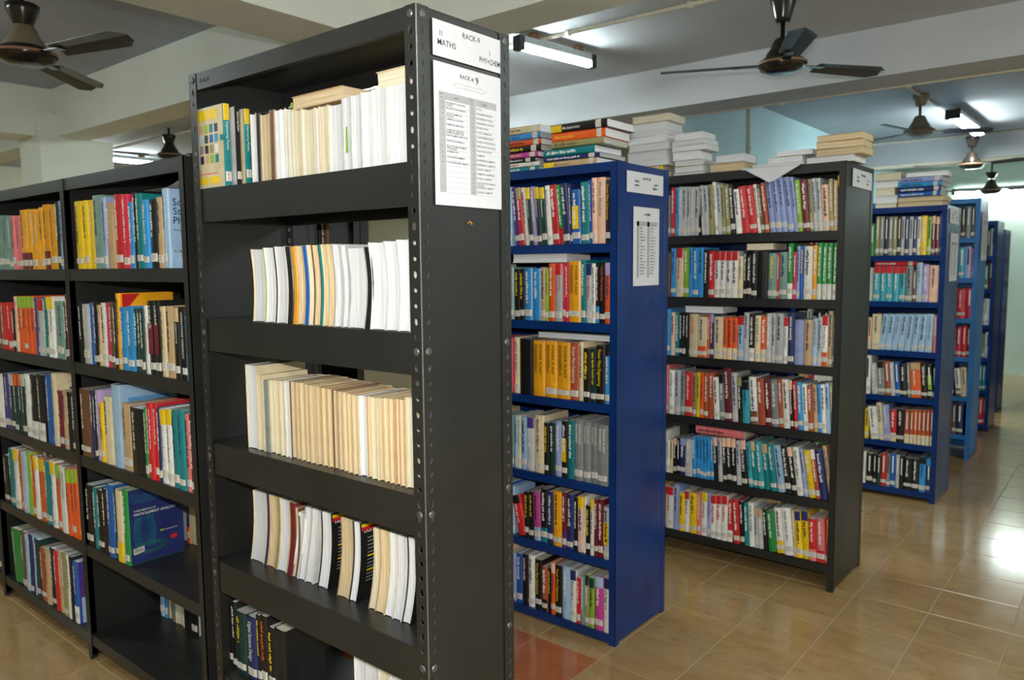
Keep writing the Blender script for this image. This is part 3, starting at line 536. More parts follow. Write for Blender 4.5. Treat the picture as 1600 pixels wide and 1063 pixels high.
def book_parts(t, h, d, code, opts, rng, detail=True):
    """parts of an upright book, local frame: x across, y into the shelf, z up; first entry is the cover"""
    out = []; pg = code in 'PCT' or 'p' in opts
    wave = next((WAVE[o] for o in opts if o in WAVE), None)
    ptype = 'page' + (code if code in 'PCT' else 'P')
    if code in 'PCT':
        ccode = rng.choice({'P': ['wh', 'wh', 'lg', 'wh', 'cr'], 'C': ['cr', 'wh', 'cr'], 'T': ['ta', 'ta', 'cr', 'br']}[code])
        if '@ENG' in opts: ccode = 'bk'
    else: ccode = code
    solid = pg and code not in 'PCT'          # a cover turned outward at the fore edge
    mat = cover_mat(ccode)
    c = min(.0016, t*.12)
    if solid: zs = [0, h]
    zs = [0, h] if not wave else [h*k/7 for k in range(8)]
    bul = min(.0035, t*.09) if not pg else .001
    prof_o = [(-t/2, d), (-t/2, .004), (-t*.36, -bul*.3), (0, -bul), (t*.36, -bul*.3), (t/2, .004), (t/2, d)]
    prof_i = [(-t/2+c, d), (-t/2+c, .006), (-t*.3, .003), (0, .002), (t*.3, .003), (t/2-c, .006), (t/2-c, d)]
    flip = pg and not solid
    fy = (lambda y: d-y) if flip else (lambda y: y)
    dx = (lambda z: wave(z/h)) if wave else (lambda z: 0)
    vs = []; k = len(prof_o)
    for z in zs: vs += [(x+dx(z), fy(y), z) for x, y in prof_o] + [(x+dx(z), fy(y), z) for x, y in prof_i]
    fs = []
    for l in range(len(zs)-1):
        a, b_ = l*2*k, (l+1)*2*k
        fs += [(a+i, a+i+1, b_+i+1, b_+i) for i in range(k-1)] + [(a+k+i+1, a+k+i, b_+k+i, b_+k+i+1) for i in range(k-1)]
        fs += [(a, b_, b_+k, a+k), (a+k-1, a+2*k-1, b_+2*k-1, b_+k-1)]
    for base in (0, (len(zs)-1)*2*k): fs += [(base+i, base+k+i, base+k+i+1, base+i+1) for i in range(k-1)]
    mb = MB(); mb.add(vs, fs, mat); out.append(('book', mb))
    # page block
    mb = MB(); pv = []; inset = .0035 if d > .1 else .002
    fr = .0065; bk_ = d-inset
    for z in zs:
        zz = min(max(z, .0012), h-(.0016 if not flip else .0012))
        pv += [(x*(t/2-c)+dx(z), fy(y), zz) for x, y in ((-1, fr), (1, fr), (1, bk_), (0, bk_-(.002 if flip else 0)), (-1, bk_))]
    n = 5; pf = []
    for l in range(len(zs)-1): pf += [(l*n+i, l*n+(i+1) % n, (l+1)*n+(i+1) % n, (l+1)*n+i) for i in range(n)]
    pf += [tuple(range(n)), tuple(range((len(zs)-1)*n, len(zs)*n))]
    mb.add(pv, pf, M[ptype if code in 'PCT' else rng.choice(['pageP', 'pageG', 'pageC', 'pageG'])]); out.append(('pages', mb))
    yf = -bul-.0006
    if not pg:
        used_lo, used_hi = 0, h
        for o in opts:
            if o[0] in 'ufm' and len(o) == 3 and o[1:] in PAL or o in ('uor', 'for', 'mor'):
                z0, z1 = {'u': (h*.80, h-.0005), 'f': (.0005, h*.28), 'm': (h*.28, h*.70)}[o[0]]
                w = t*.46 if o[0] != 'm' else t*.36
                mb = MB(); mb.add([(-w, yf+.0045*(o[0] != 'm')-.0002, z0), (-w*.7, yf+.0012, z0), (0, yf, z0), (w*.7, yf+.0012, z0), (w, yf+.0045*(o[0] != 'm')-.0002, z0), (-w, yf+.0045*(o[0] != 'm')-.0002, z1), (-w*.7, yf+.0012*0, z1), (0, yf, z1), (w*.7, yf, z1), (w, yf+.0045*(o[0] != 'm')-.0002, z1)],
                    [(i, i+1, i+6, i+5) for i in range(4)], cover_mat(o[1:])); out.append(('spine_band', mb))
        if 'n' not in opts and rng.random() < .82:
            z0 = .012 + rng.uniform(0, .012); hh = rng.uniform(.019, .027); w = t*.47
            mb = MB(); y = yf-.0004
            mb.add([(-w, y+.003, z0), (-w*.6, y, z0), (w*.6, y, z0), (w, y+.003, z0), (-w, y+.003, z0+hh), (-w*.6, y, z0+hh), (w*.6, y, z0+hh), (w, y+.003, z0+hh)], [(0, 1, 5, 4), (1, 2, 6, 5), (2, 3, 7, 6)], M['label'])
            if detail:
                for q in (.28, .62): put_dashes(mb, rng, (-w*.5, y-.0003, z0+hh*q), (1, 0, 0), (0, 0, 1), hh*.2, w, M['inkgrey'])
            out.append(('spine_label', mb))
        txt = next((o[1:].replace('_', ' ') for o in opts if o[0] == '"'), None)
        tc = next((o[1:] for o in opts if o[0] == 't' and len(o) == 3), None)
        dark = sum(pal(ccode)[1]) < 330
        if tc is None: tc = 'wh' if dark else rng.choice(['bk', 'nb', 'wh'] if sum(pal(ccode)[1]) < 560 else ['bk', 'nb', 'gy'])
        if 'n' not in opts or txt:
            mb = MB(); top = h*(.78 if any(o[0] == 'u' and len(o) == 3 for o in opts) else .93); L = top-h*.30
            if txt:
                two = t > .03 and ' ' in txt and txt.isupper()
                if two:
                    ws = txt.split(' '); l1, l2 = ' '.join(ws[:-1]), ws[-1]; sz = t*.30
                    put_text(mb, l1, (t*.08, yf-.0005, top), (0, 0, -1), (1, 0, 0), sz, cover_mat(tc), L)
                    put_text(mb, l2, (-t*.30, yf-.0005, top), (0, 0, -1), (1, 0, 0), sz, cover_mat(tc), L)
                else: put_text(mb, txt, (-t*.2, yf-.0005, top), (0, 0, -1), (1, 0, 0), t*.5, cover_mat(tc), L)
            elif detail:
                put_dashes(mb, rng, (-t*.18, yf-.0005, top), (0, 0, -1), (1, 0, 0), min(t*.42, .012), L*rng.uniform(.7, 1), cover_mat(tc))
            else:
                mb.quad((-t*.12, yf-.0005, top), (t*.12, yf-.0005, top), (t*.12, yf-.0005, top-L*.8), (-t*.12, yf-.0005, top-L*.8), cover_mat(tc))
            if mb.v: out.append(('spine_title', mb))
    # printed right-hand covers
    xs = t/2+.0005
    for o in opts:
        if o[0] == 'c' and len(o) == 3:
            mb = MB(); mb.quad((xs, .004, .001), (xs, d, .001), (xs, d, h-.001), (xs, .004, h-.001), cover_mat(o[1:])); out.append(('front_cover', mb))
        X2 = xs+.0006; RR, UU = (0, 1, 0), (0, 0, 1)
        def T(mb, s, y, z, size, c_, W=None): put_text(mb, s, (X2, y, z), RR, UU, size, cover_mat(c_), W)
        if o == '@SSP':
            mb = MB()
            for q, s in enumerate(('Solid', 'State', 'Physics')): T(mb, s, .014, h*(.79-.115*q), .031, 'nb', d-.02)
            T(mb, 'Principles and Problems', .014, h*.47, .009, 'nb'); T(mb, 'R. Asokamani', .014, h*.2, .011, 'bk'); out.append(('cover_print', mb))
            mb = MB(); mb.quad((X2, .03, h*.12), (X2, .075, h*.12), (X2, .075, h*.18), (X2, .03, h*.18), M['label'])
            for q in range(9): mb.quad((X2+.0004, .033+q*.0045, h*.135), (X2+.0004, .035+q*.0045, h*.135), (X2+.0004, .035+q*.0045, h*.175), (X2+.0004, .033+q*.0045, h*.175), M['ink'])
            out.append(('barcode_label', mb))
        if o == '@FEA':
            mb = MB(); T(mb, 'FUNDAMENTALS OF', .02, h*.70, .0085, 'wh'); T(mb, 'FINITE ELEMENT ANALYSIS', .02, h*.645, .0125, 'wh', d*.78)
            mb.quad((X2, d*.55, h*.36), (X2, d*.62, h*.36), (X2, d*.62, h*.385), (X2, d*.55, h*.385), cover_mat('lm')); T(mb, 'SECOND EDITION', d*.63, h*.362, .006, 'wh'); out.append(('cover_print', mb))
            mb = MB()   # green wire-frame vase
            for q in range(7):
                for s_ in (-1, 1):
                    pts = [(X2, d*.28+s_*d*(.20-.06*q/3*1)*math.cos(1.2*(u/10-.5))*(1-.25*abs(u/10-.5)), h*(.20+.42*u/10)) for u in range(11)]
                    mb.tube(pts, .0004, cover_mat('te'), 3)
            for q in range(8):
                v = q/7; w = d*.2*math.cos(1.2*(v-.5)); mb.tube([(X2, d*.28+w*math.cos(a*math.pi/6), h*(.2+.42*v)+.012*math.sin(a*math.pi/6)) for a in range(13)], .0004, cover_mat('te'), 3)
            for q in range(3): mb.tube([(X2, d*.33+d*(.24+.05*q)*math.cos(a*math.pi/9), h*.19+h*(.05+.015*q)*math.sin(a*math.pi/9)) for a in range(19)], .0005, cover_mat('gn'), 3)
            for q in range(6): mb.tube([(X2, d*(.04+.8*u/12), h*(.84+.02*q-.05*math.sin(math.pi*u/12)+.10*(u/12)**2)) for u in range(13) if h*(.84+.02*q-.05*math.sin(math.pi*u/12)+.10*(u/12)**2) < h*.985], .0004, cover_mat('tq'), 3)
            out.append(('wireframe_print', mb))
            mb = MB(); mb.quad((X2, .012, h*.13), (X2, .05, h*.15), (X2, .05, h*.23), (X2, .012, h*.21), M['label'])
            for q in range(8): mb.quad((X2+.0004, .016+q*.004, h*.155+q*.0004), (X2+.0004, .018+q*.004, h*.155+q*.0004), (X2+.0004, .018+q*.004, h*.20), (X2+.0004, .016+q*.004, h*.20), M['ink'])
            out.append(('barcode_label', mb))
            mb = MB(); cy, cz = d*.80, h*.25
            mb.add([(X2, cy+.016*(1 if q % 2 else .7)*math.cos(q*math.pi/6), cz+.010*(1 if q % 2 else .7)*math.sin(q*math.pi/6)) for q in range(12)], [tuple(range(12))], cover_mat('rd')); out.append(('red_badge', mb))
        if o == '@V':
            mb = MB(); mb.quad((X2, .01, .002), (X2, d, .002), (X2, d, h*.42), (X2, .01, h*.42), cover_mat('ab')); out.append(('lower_cover', mb))
            mb = MB(); X2 += .0005; T(mb, 'Vibrations', .04, h*.62, .040, 'wh', d-.045); T(mb, 'Mechanics', .045, h*.52, .012, 'wh'); T(mb, 'of Composites', .045, h*.46, .012, 'wh'); out.append(('cover_print', mb))
        if o == '@OPR':
            mb = MB(); T(mb, 'OPERATIONS', .045, h*.86, .017, 'ta', d-.05); mb.quad((X2, .05, h*.66), (X2, d, h*.66), (X2, d, h*.8), (X2, .05, h*.8), cover_mat('nb')); out.append(('cover_print', mb))
        if o == '@TRI':
            mb = MB(); mb.add([(X2, .01, h-.002), (X2, .07, h-.002), (X2, .01, h-.07)], [(0, 1, 2)], cover_mat('rd')); out.append(('red_corner', mb))
        if o == '@BAR':
            mb = MB()
            for q in range(24): mb.quad((X2, .03+q*.006, h*.74), (X2, .034+q*.006, h*.74), (X2, .034+q*.006, h*.84), (X2, .03+q*.006, h*.84), cover_mat('sb'))
            out.append(('cover_print', mb))
        if o == '@ENG':
            mb = MB()
            def wq(y0, y1, s0, s1, c_, dx_=0):
                n = 6
                for q in range(n):
                    a, b2 = s0+(s1-s0)*q/n, s0+(s1-s0)*(q+1)/n
                    mb.quad((X2+dx_+dx(a*h), y0, a*h), (X2+dx_+dx(a*h), y1, a*h), (X2+dx_+dx(b2*h), y1, b2*h), (X2+dx_+dx(b2*h), y0, b2*h), cover_mat(c_))
            wq(.003, d*.95, .90, .945, 'rd'); wq(.003, d*.95, .945, .985, 'ye')
            for q in range(13):
                if q in (5, 9): wq(.02, .07, .80-q*.045, .82-q*.045, 'ye', .0004)
                else: wq(.02, .02+rng.uniform(.06, .10), .80-q*.045, .815-q*.045, 'gy', .0004)
            out.append(('cover_print', mb))
            mb = MB(); T(mb, 'ENGINEERING', .012, h*.855, .016, 'wh', d*.9); out.append(('cover_title', mb))
    return out

BOOKS = []   # (screen size weight, label, group, parts, location, rotation)
def add_book(x, y, z, t, h, d, code, opts, rot, label, group, force=False):
    dist = math.hypot(math.hypot(x, y), z-CAM_H)
    vis = abs(y)/math.hypot(x, y)
    wgt = (t*vis+.010)*h/dist**2*1e4
    BOOKS.append([1e9 if force else (-1 if force is None else wgt), label, group, (t, h, d, code, opts), (x, y, z), rot])
for line in TABLE.strip().split('\n'):
    name, yy, items = line.split('|'); key = name[0]; ri = int(name[1])-1; bay = name[2:] ; yy = int(yy)/1000
    rng = random.Random(name)
    rn = RACKNAME.get(key+bay) or RACKNAME[key]; its = items.split(' ')
    for n, it in enumerate(its):
        a = it.split(',', 4); x0, tw, hh, code = int(a[0])/1000, int(a[1])/1000, int(a[2])/1000, a[3]
        opts = a[4].split(',') if len(a) > 4 else []
        lean = next((float(o[1:]) for o in opts if o[0] == 'r' and o[1:].lstrip('-').isdigit()), 0)
        al = R(lean)
        lim = -3.05 if key == 'L' and bay == 'a' else (-3.97 if bay == 'z' else XRL[key])
        if x0+tw > lim: tw = max(.012, lim-x0)
        t = tw*math.cos(al)*.985
        xm = x0+tw/2; zb = ZB[key][ri]
        xb = xm + hh/2*math.sin(al)
        xb = min(xb, lim-t/2*math.cos(al)-.001, lim+hh*math.sin(al)-t/2); zz = zb + t/2*abs(math.sin(al)) + .0006
        d = min(.215, max(.13, hh*.72)) * rng.uniform(.96, 1.04)
        if key == 'N': d = min(d, .2)
        pg = code in 'PCT' or 'p' in opts
        if code in 'PCT': cn = {'P': 'book with white page edges', 'C': 'book with cream page edges', 'T': 'book with yellowed page edges'}[code]
        else: cn = pal(code)[0] + (' book cover edge' if pg else ' book')
        lab = '%s, %s from left, %s shelf, %s' % (cn, ordinal(n+1), SHELF[ri], rn)
        yj = 0 if key == 'N' and ri == 1 else rng.uniform(0, .006)
        add_book(xb, yy+yj, zz, max(t, .004), hh, d, code, opts, (0, -al, 0), lab, 'books on the ' + rn)
# the rows run on behind the nearer racks
def fill(z, y, xa, xb, seed):
    rng = random.Random(seed); x = xb; cs = [c if c != 'or_' else 'or' for c in PAL]
    while True:
        run = rng.choice((1, 1, 2, 3)); c = rng.choice(cs); h = rng.uniform(.19, .25); t = rng.uniform(.02, .042)
        for _ in range(run):
            if x-t < xa: return
            add_book(x-t/2, y + rng.uniform(0, .006), z+.0006, t*.98, h, h*.72, c, [], (0, 0, 0), '', '', None); x -= t
FIRST = {}
for line in TABLE.strip().split('\n'):
    name, yy, items = line.split('|'); FIRST[name] = (int(items.split(',')[0])/1000, int(yy)/1000)
for nm_, (x_, y_) in FIRST.items():
    k_, r_ = nm_[0], int(nm_[1])-1
    if k_ not in 'BKCE': continue
    fill(ZB[k_][r_], y_+.002, {'B': -2.405, 'K': -1.915, 'C': -1.805, 'E': -1.83}[k_], x_-.004, nm_)
    if k_ == 'K': fill(ZB[k_][r_], y_+.008, -2.83, -1.95, nm_+'far')
for r_, z_ in enumerate(ZB['F']):
    fill(z_, 7.80, -1.87, -1.0, 'p%d' % r_); fill(z_, 8.86, -1.93, -1.07, 'q%d' % r_)
# three textbooks turned cover-out at the left end of the top shelf
FACE = []
for q, (x, y, t, h, d, code, opts, rz, lab) in enumerate((
    (-1.954, 1.1672, .0195, .222, .146, 'te', ['uye', 'twh', '"Engineering_Physics'], 90, 'picture-covered Engineering Physics book turned cover-out, leftmost on top shelf of near rack'),
    (-1.931, 1.1863, .0135, .214, .146, 'bk', ['twh', '"Engineering_Physics'], 90, 'grey-covered book with dark spine turned cover-out, second on near rack top shelf'),
    (-1.914, 1.2045, .0175, .208, .146, 'te', ['uye', 'twh', '"Engineering_Physics'], 90, 'teal-spined Engineering Physics book, third from left on near rack top shelf'))):
    add_book(x, y, 1.7126, t, h, d, code, opts + ['@FACE%d' % q], (0, 0, R(rz)), lab, 'books on the near RACK-9 rack', True)
BOOKS.sort(key=lambda b: -b[0])
N_IND = 330
def emit(root_label, group, parts, loc, rot):
    root = None
    for nm, mb in parts:
        o = mb.build(nm, root)
        if root is None: root = o; o.location = loc; o.rotation_euler = rot
    tag(root, root_label, 'book', group); return root
merged = MB()
for q, (wgt, lab, grp, sp, loc, rot) in enumerate(BOOKS):
    t, h, d, code, opts = sp; rng = random.Random(q*7+3)
    ind = q < N_IND
    parts = book_parts(t, h, d, code, opts, rng, detail=ind or wgt > 3)
    face = next((o for o in opts if o.startswith('@FACE')), None)
    if face:
        mb = MB(); xl = -t/2-.0006
        mb.quad((xl, .004, .001), (xl, d, .001), (xl, d, h-.001), (xl, .004, h-.001), cover_mat('cr' if face != '@FACE1' else 'lg')); parts.append(('back_cover', mb))
        if face == '@FACE0':
            mb = MB(); xl -= .0005
            def rq(y0, y1, s0, s1, c_): mb.quad((xl, y0, s0*h), (xl, y1, s0*h), (xl, y1, s1*h), (xl, y0, s1*h), cover_mat(c_))
            rq(.03, .155, .84, .96, 'ye'); rq(.0, .02, .56, .63, 'te')
            cc = ['nb', 'ol', 'ab', 'te', 'bk', 'sb', 'lm', 'gy', 'bl', 'ta', 'wh', 'dg']
            for r_ in range(4):
                for k in range(5): rq(.03+k*.026, .048+k*.026, .68-r_*.125, .78-r_*.125, cc[(r_*5+k*3) % 12])
            rq(.03, .085, .05, .14, 'ye'); rq(.095, .15, .05, .14, 'ye'); rq(.04, .14, .17, .185, 'pk')
            parts.append(('cover_thumbnails', mb))
    if ind: emit(lab, grp, parts, loc, rot)
    else:
        Mx = Matrix.Translation(loc) @ Euler(rot).to_matrix().to_4x4()
        for nm, mb in parts:
            for k_, m_ in enumerate(mb.mats): merged.mi(m_)
            off = len(merged.v); merged.v += [tuple(Mx @ Vector(v)) for v in mb.v]
            idx = [merged.mi(m_) for m_ in mb.mats]
            for f_, mm in zip(mb.f, mb.m): merged.f.append(tuple(i+off for i in f_)); merged.m.append(idx[mm])
if merged.v: tag(merged.build('books'), 'small distant textbooks filling the farther shelves', 'books', kind='stuff')

# books and magazines lying flat on top of the racks
STN = dict(a='left stack on top of nearest blue rack', b='right stack on top of nearest blue rack', c='tall leftmost stack on top of black rack', d='second stack on top of black rack', e='low third pile on top of black rack', f='fourth pile on top of black rack', g='rightmost pile on top of black rack', h='left stack on top of second blue rack', i='right stack on top of second blue rack')
def lying(x0, w, y, z, t, d, code, opts, style, lab, grp, rz=0, rng=random):
    """a book lying flat: built upright, then laid on its side with its spine (or fore edge) to the front"""
    o2 = [o for o in opts]
    cd = code
    if style == 'p':
        cd = {'wh': 'P', 'lg': 'P', 'ta': 'T', 'cr': 'C'}.get(code, 'C')
    parts = book_parts(t, w, d, cd, o2 + (['n'] if style == 'p' else []), rng)
    # local x -> up, local z -> -x (title reads left to right)
    root = emit(lab, grp, parts, (0, 0, 0), (0, 0, 0))
    root.rotation_euler = Euler((0, R(-90), 0)); root.location = (0, 0, 0)
    root.matrix_world = Matrix.Translation((x0+w/2, y, z+t/2)) @ Matrix.Rotation(rz, 4, 'Z') @ Matrix.Translation((w/2, 0, 0)) @ Matrix.Rotation(R(-90), 4, 'Y')
    return root
for line in STACKS.strip().split('\n'):
    nm, yy, items = line.split('|'); yy = int(yy)/1000; its = items.split(' ')
    for n, it in enumerate(its):
        a = it.split(',', 5); x0, w, z, t = [int(v)/1000 for v in a[:4]]; code, style = a[4], a[5].split(',')[0] if len(a) > 5 else 's'
        opts = a[5].split(',')[1:] if len(a) > 5 else []
        rng = random.Random(nm+str(n))
        pos = 'bottom' if n == 0 else ('topmost' if n == len(its)-1 else ordinal(n+1)+' from bottom')
        cn = pal(code)[0]
        lab = '%s flat book, %s of %s' % (cn, pos, STN[nm])
        lying(x0, w, yy + rng.uniform(0, .012), z+.0006+n*.0004, t-.0008, min(.2, max(.15, w*.8)), code, opts, style, lab, 'flat books in the ' + STN[nm], R(rng.uniform(-3, 3)), rng)

# loose paper and flat books lying over the rows
def flat_book(x0, w, y, z, t, d, code, style, lab, rz=0):
    lying(x0, w, y, z, t, d, code, [], style, lab, 'flat books laid over the rows', R(rz), random.Random(lab))
flat_book(-1.689, 0.201, 1.190, 1.8840, 0.033, 0.170, 'ta', 'p', 'curled tan paperback lying across the books on near rack top shelf', 0)
flat_book(-1.366, 0.095, 1.190, 1.8850, 0.041, 0.170, 'cr', 'p', 'thick worn book with ragged cream pages lying on tall white books, near rack', 0)
flat_book(-2.044, 0.274, 2.503, 1.5010, 0.039, 0.170, 'wh', 'p', 'thick white-paged book lying over the second-shelf row of nearest blue rack', 0)
flat_book(-1.944, 0.358, 2.543, 1.1910, 0.023, 0.170, 'wh', 'p', 'flat white papers lying over the third-shelf row of nearest blue rack', 0)
flat_book(-3.698, 0.285, 1.178, 0.7260, 0.041, 0.170, 'br', 's', 'brown book lying on the orange row, left bay fourth shelf', 0)
flat_book(-3.338, 0.235, 1.178, 0.7340, 0.041, 0.170, 'br', 's', 'second brown book lying on the orange row beside the divider', 0)
flat_book(-1.457, 0.128, 3.530, 1.5530, 0.030, 0.170, 'gy', 'p', 'grey book lying over the black books on second shelf of black rack', 0)
flat_book(-1.769, 0.199, 3.530, 1.2500, 0.032, 0.170, 'wh', 'p', 'white-paged book lying over the third-shelf row of black rack', 0)
flat_book(-1.700, 0.248, 3.530, 0.6440, 0.045, 0.170, 'pk', 's', 'pink book lying over the fifth-shelf row of black rack', 0)
flat_book(-1.321, 0.243, 5.243, 1.4680, 0.034, 0.170, 'rd', 's', 'red book lying over the second-shelf row of second blue rack', 0)
# paper hanging over the front edge of the black rack
mb = MB(); n = 12; vs = []
for k in range(n+1):
    u = k/n; x = -1.475 + .27*u; drop = .075*(1-abs(2*u-1.05)) if True else 0
    drop = max(.004, drop); vs += [(x, 3.62, 1.9315), (x, 3.507, 1.9315), (x, 3.499, 1.925), (x, 3.497-.01*math.sin(u*math.pi), 1.9285-drop)]
mb.add(vs, [(k*4+i, (k+1)*4+i, (k+1)*4+i+1, k*4+i+1) for k in range(n) for i in range(3)], M['paper'])
o = mb.build('paper_sheet'); tag(o, 'limp white paper sheet hanging over the front edge of the black rack top', 'paper'); sm = o.modifiers.new('thickness', 'SOLIDIFY'); sm.thickness = .0006
# creased sheet lying on the row in the left rack
mb = MB(); n = 10; vs = []
for k in range(n+1):
    u = k/n; x = -2.60 + .40*u
    for v in (0, 1): vs.append((x, 1.24+.17*v, 1.745 + .004 + .05*math.exp(-((u-.72)/.2)**2)*(.6+.4*v)))
mb.add(vs, [(k*2, k*2+2, k*2+3, k*2+1) for k in range(n)], M['paper'])
o = mb.build('paper_sheet'); tag(o, 'creased white sheet lying over the books, top shelf right bay of left rack', 'paper'); sm = o.modifiers.new('thickness', 'SOLIDIFY'); sm.thickness = .0006
# stack of papers on the rear rack, seen over the left rack
for q, (x0, w, t, c) in enumerate(((-3.02, .27, .03, 'wh'), (-2.98, .25, .035, 'lg'), (-2.96, .24, .03, 'wh'))):
    lying(x0, w, 1.63, 1.8008+.0355*q, t, .18, c, [], 'p', ['lowest', 'middle', 'uppermost'][q] + ' of three pale books lying on the rear rack behind left rack', 'pale books on the rear rack', R(3*q), random.Random(q))


# lime paper slips tucked into the books of the near rack
for x, y, z, w, h, rz_, lab in ((-1.712, 1.20, 1.895, .026, .012, 0, 'small lime paper slip poking up beside the curled tan paperback'), (-1.437, 1.156, 1.752, .008, .058, 0, 'narrow lime slip hanging down the white page edges, near rack top shelf'), (-1.372, 1.20, 1.889, .03, .012, 0, 'lime paper slip standing above the tall white books, near rack top shelf')):
    mb = MB(); mb.add([(0, -.0004, 0), (w, -.0004, 0), (w*.8, -.0004, h), (w*.25, -.0004, h), (0, .0004, 0), (w, .0004, 0), (w*.8, .0004, h), (w*.25, .0004, h)], [(0, 1, 2, 3), (4, 5, 6, 7), (0, 1, 5, 4), (1, 2, 6, 5), (2, 3, 7, 6), (3, 0, 4, 7)], cover_mat('lm'))
    o = mb.build('paper_slip'); o.location = (x, y, z); tag(o, lab, 'paper slip', 'lime slips in the near rack')
# ------------------------------------------------------------------ ceiling fans
def fan(label, hub, R_, angs, ztop, cans, mats=('fan', 'fan', 'blade'), s=1.0, pitch=12):
    x, y, z = hub; root = empty('ceiling_fan', (x, y, z)); tag(root, label, 'ceiling fan', 'ceiling fans')
    mb = MB(); mb.lathe([(0, -.045*s), (.06*s, -.045*s), (.105*s, -.028*s), (.118*s, 0), (.112*s, .014*s), (.085*s, .03*s), (0, .03*s)], M[mats[0]], 28); mb.build('motor_housing', root, True)
    mb = MB(); mb.lathe([(.122*s, -.006*s), (.124*s, 0), (.122*s, .006*s), (.11*s, .006*s)], M['copper'], 28); mb.build('trim_ring', root, True)
    mb = MB(); mb.lathe([(.085*s, .028*s), (.078*s, .05*s), (.062*s, .07*s), (.045*s, .11*s), (.034*s, .125*s), (.014, .13*s)], M[mats[1]], 24); mb.build('lower_canopy', root, True)
    mb = MB(); mb.tube([(0, 0, .03*s), (0, 0, ztop-z)], .011, M[mats[0]], 10); mb.build('down_rod', root, True)
    c0, c1 = cans
    mb = MB(); mb.lathe([(.014, c0-z), (.034*s, c0-z), (.04*s, c0-z+(c1-c0)*.15), (.062*s, c0-z+(c1-c0)*.7), (.066*s, c1-z-.008), (.058*s, c1-z), (.0, c1-z)], M[mats[0]], 24); mb.build('upper_canopy', root, True)
    for a in angs:
        mb = MB(); n = 8; L0, L1 = .20*s, R_; prof = []
        for k in range(n+1):
            u = k/n; rr = L0+(L1-L0)*u; wd = (.048+.016*u)*s if u < .93 else (.064*s)*(1-.55*((u-.93)/.07)**2)
            for q in (-1, -.5, 0, .5, 1): prof.append((rr, q*wd, -q*wd*math.tan(R(pitch)) - .006*q*q + .004*(q == 0)))
        vs = prof + [(p[0], p[1], p[2]-.0025) for p in prof]; m5 = len(prof)
        fs = [(k*5+i, (k+1)*5+i, (k+1)*5+i+1, k*5+i+1) for k in range(n) for i in range(4)]
        fs += [(m5+k*5+i, m5+k*5+i+1, m5+(k+1)*5+i+1, m5+(k+1)*5+i) for k in range(n) for i in range(4)]
        for k in range(n): fs += [(k*5, m5+k*5, m5+(k+1)*5, (k+1)*5), (k*5+4, (k+1)*5+4, m5+(k+1)*5+4, m5+k*5+4)]
        fs += [(n*5+i, n*5+i+1, m5+n*5+i+1, m5+n*5+i) for i in range(4)]
        mb.add(vs, fs, M[mats[2]]); bl = mb.build('blade', root); bl.rotation_euler.z = a
        mb = MB(); mb.box(.10*s, .24*s, -.022*s, .022*s, -.007, -.002, M[mats[0]]); br = mb.build('blade_bracket', bl)
def ang(dx, dy): return math.atan2(dy, dx)
F2 = (-1.477, 3.981, 2.497)
fan('glossy dark brown ceiling fan hanging in front of the grey beam at upper right', F2, .605, [ang(-.523, -.217)+.03, ang(.312, .48)-.03, ang(.319, -.575)], 2.885, (2.70, 2.84))
F1 = (-4.222, 1.475, 2.521)
fan('dark ceiling fan with beige motor bell at upper left', F1, .70, [ang(.733, .193), ang(-.445, .495), ang(.733, .193)-R(120)], 3.0, (2.645, 2.755), ('fan', 'fan_tan', 'blade'), 1.12)
fan('olive-brown ceiling fan beside the twin tube light, on the conduit', (-1.531, 7.328, 2.594), .58, [ang(-.6, .3), ang(-.15, -.6), ang(.6, .35)], 2.90, (2.80, 2.895), ('fan_tan', 'fan_tan', 'blade'), 1.0)
fan('dark fan with an upturned blade below the twin tube light', (-1.45, 9.35, 2.50), .56, [ang(-.6, -.35), ang(.6, -.3), ang(0, .6)], 2.90, (2.68, 2.79))
fan('small black fan in front of the far wall tube', (-1.50, 11.1, 2.36), .56, [ang(-.1, .6), ang(-.5, -.4), ang(.6, -.3)], 2.90, (2.50, 2.58))
fan('distant dark fan seen above the left rack', (-7.6, 3.9, 2.62), .58, [ang(-.6, .3), ang(-.15, -.6), ang(.6, .35)], 2.885, (2.72, 2.82))

# ------------------------------------------------------------------ fluorescent tubes
def tube_light(label, c, L, along, n=1, drop=.055, zc=2.88, light=True, power=None):
    root = empty('tube_light', c, along); tag(root, label, 'tube light', 'fluorescent tube lights')
    mb = MB(); mb.box(-L/2, L/2, -.028*n, .028*n, .022, .062, M['batten']); mb.build('batten', root)
    for k in range(n):
        yo = (k-(n-1)/2)*.05
        mb = MB(); mb.tube([(-L/2+.03, yo, 0), (L/2-.03, yo, 0)], .019, M['tube'], 12); mb.build('glass_tube', root, True)
    for sgn in (-1, 1):
        mb = MB(); mb.box(min(sgn*(L/2-.03), sgn*(L/2+.012)), max(sgn*(L/2-.03), sgn*(L/2+.012)), -.03*n, .03*n, -.02, .062, M['dark']); mb.build('end_holder', root)
    for q in (-.3, .3):
        mb = MB(); mb.box(q*L-.03, q*L+.03, -.02, .02, .062, max(.063, zc-c[2]), M['copper']); mb.build('mount_bracket', root)
    if light:
        ld = bpy.data.lights.new('tube_lamp', 'AREA'); ld.shape = 'RECTANGLE'; ld.size = L*.95; ld.size_y = .05*n; ld.energy = power or TUBE_W*n*(L/1.2); ld.color = (.90, 1.0, .97)
        lo = bpy.data.objects.new('tube_lamp', ld); COL.objects.link(lo); lo.parent = root; lo.location = (0, 0, -.022)
    return root
tube_light('bright short tube light hanging just right of the near rack top', (-2.90, 4.0, 2.785), .66, R(82), zc=2.885)
tube_light('twin tube light glowing on the ceiling at upper right', (-1.39, 8.6, 2.79), 1.25, R(89), 2, zc=2.9, power=26)
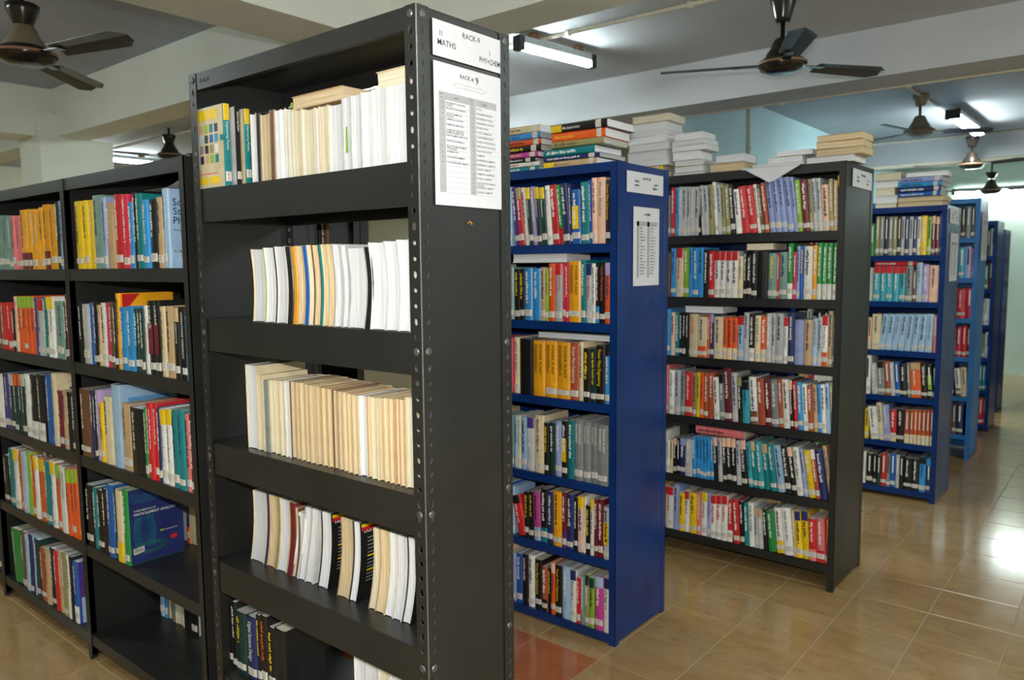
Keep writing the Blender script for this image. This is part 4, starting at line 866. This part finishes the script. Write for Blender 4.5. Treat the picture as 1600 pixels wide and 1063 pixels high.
w_ = tube_light('long tube light mounted on the far wall', (-1.0, 11.93, 2.41), 2.1, 0, 1, power=9, zc=2.46)
# other room tubes outside the frame; left-rack one added to light the cream beam
for k, (x, y, a) in enumerate(((1.6, 1.2, 90), (1.6, 4.0, 90), (-1.2, -1.6, 0), (-5.4, .1, 0), (-4.35, 4.1, 90), (-9.6, 4.2, 90), (-9.4, .5, 90), (2.0, -2.4, 90))):
    zt = 2.86 if y < 2.7 else 2.79
    tube_light(['tube light above the aisle to the right of the racks', 'second tube light above the right aisle', 'tube light behind the camera', 'unseen tube light added ahead of the left rack to brighten the beam', 'tube light beyond the left beam', 'tube light by the left wall beyond the column', 'tube light by the left wall', 'tube light in the near right corner'][k], (x, y, zt), 1.22, R(a), 1, zc=3.0 if y < 2.7 else 2.885)

# ------------------------------------------------------------------ conduits
def conduit(label, pts, r=.011, clips=()):
    mb = MB(); mb.tube(pts, r, M['pvc'], 8); o = mb.build('conduit', None, True); tag(o, label, 'conduit', 'conduits on the ceiling')
    for c in clips:
        mb = MB(); mb.lathe([(r*1.0, -.012), (r*1.7, -.012), (r*1.7, .012), (r*1.0, .012)], M['pvc'], 10); k = mb.build('coupling', o); k.location = c[:3]; k.rotation_euler = c[3]
RX = (0, R(90), 0)
conduit('cream pvc conduit on the ceiling between tube light and fan', [(-3.4, 3.89, 2.872), (-1.0, 3.92, 2.872), (1.5, 3.95, 2.872)], .012, [(-2.74, 3.898, 2.872, RX), (-1.95, 3.908, 2.872, RX)])
conduit('pale conduit running under the far edge of the grey beam', [(-2.74, 5.42, 2.60), (-2.5, 5.425, 2.605), (2.5, 5.43, 2.60)], .013, [(-1.2, 5.427, 2.603, RX), (-2.0, 5.426, 2.603, RX)])
conduit('vertical conduit dropping down the pale blue wall', [(-2.735, 6.6, 2.87), (-2.735, 6.64, 2.82), (-2.735, 6.65, 1.9)], .012, [(-2.735, 6.65, 2.5, (0, 0, 0))])
conduit('conduit running between the fan and the twin tube light', [(-1.60, 5.44, 2.886), (-1.53, 7.3, 2.886), (-1.50, 9.9, 2.886)], .012)
conduit('pale conduit along the face of the far beam', [(-2.7, 9.93, 2.885), (2.5, 9.93, 2.885)], .012)
conduit('dark pipe under the far beam', [(-2.7, 9.9, 2.60), (2.5, 9.9, 2.60)], .02)
conduit('pipe on the ceiling beyond the left beam', [(-9.5, 4.05, 2.86), (-4.5, 4.0, 2.86)], .014)
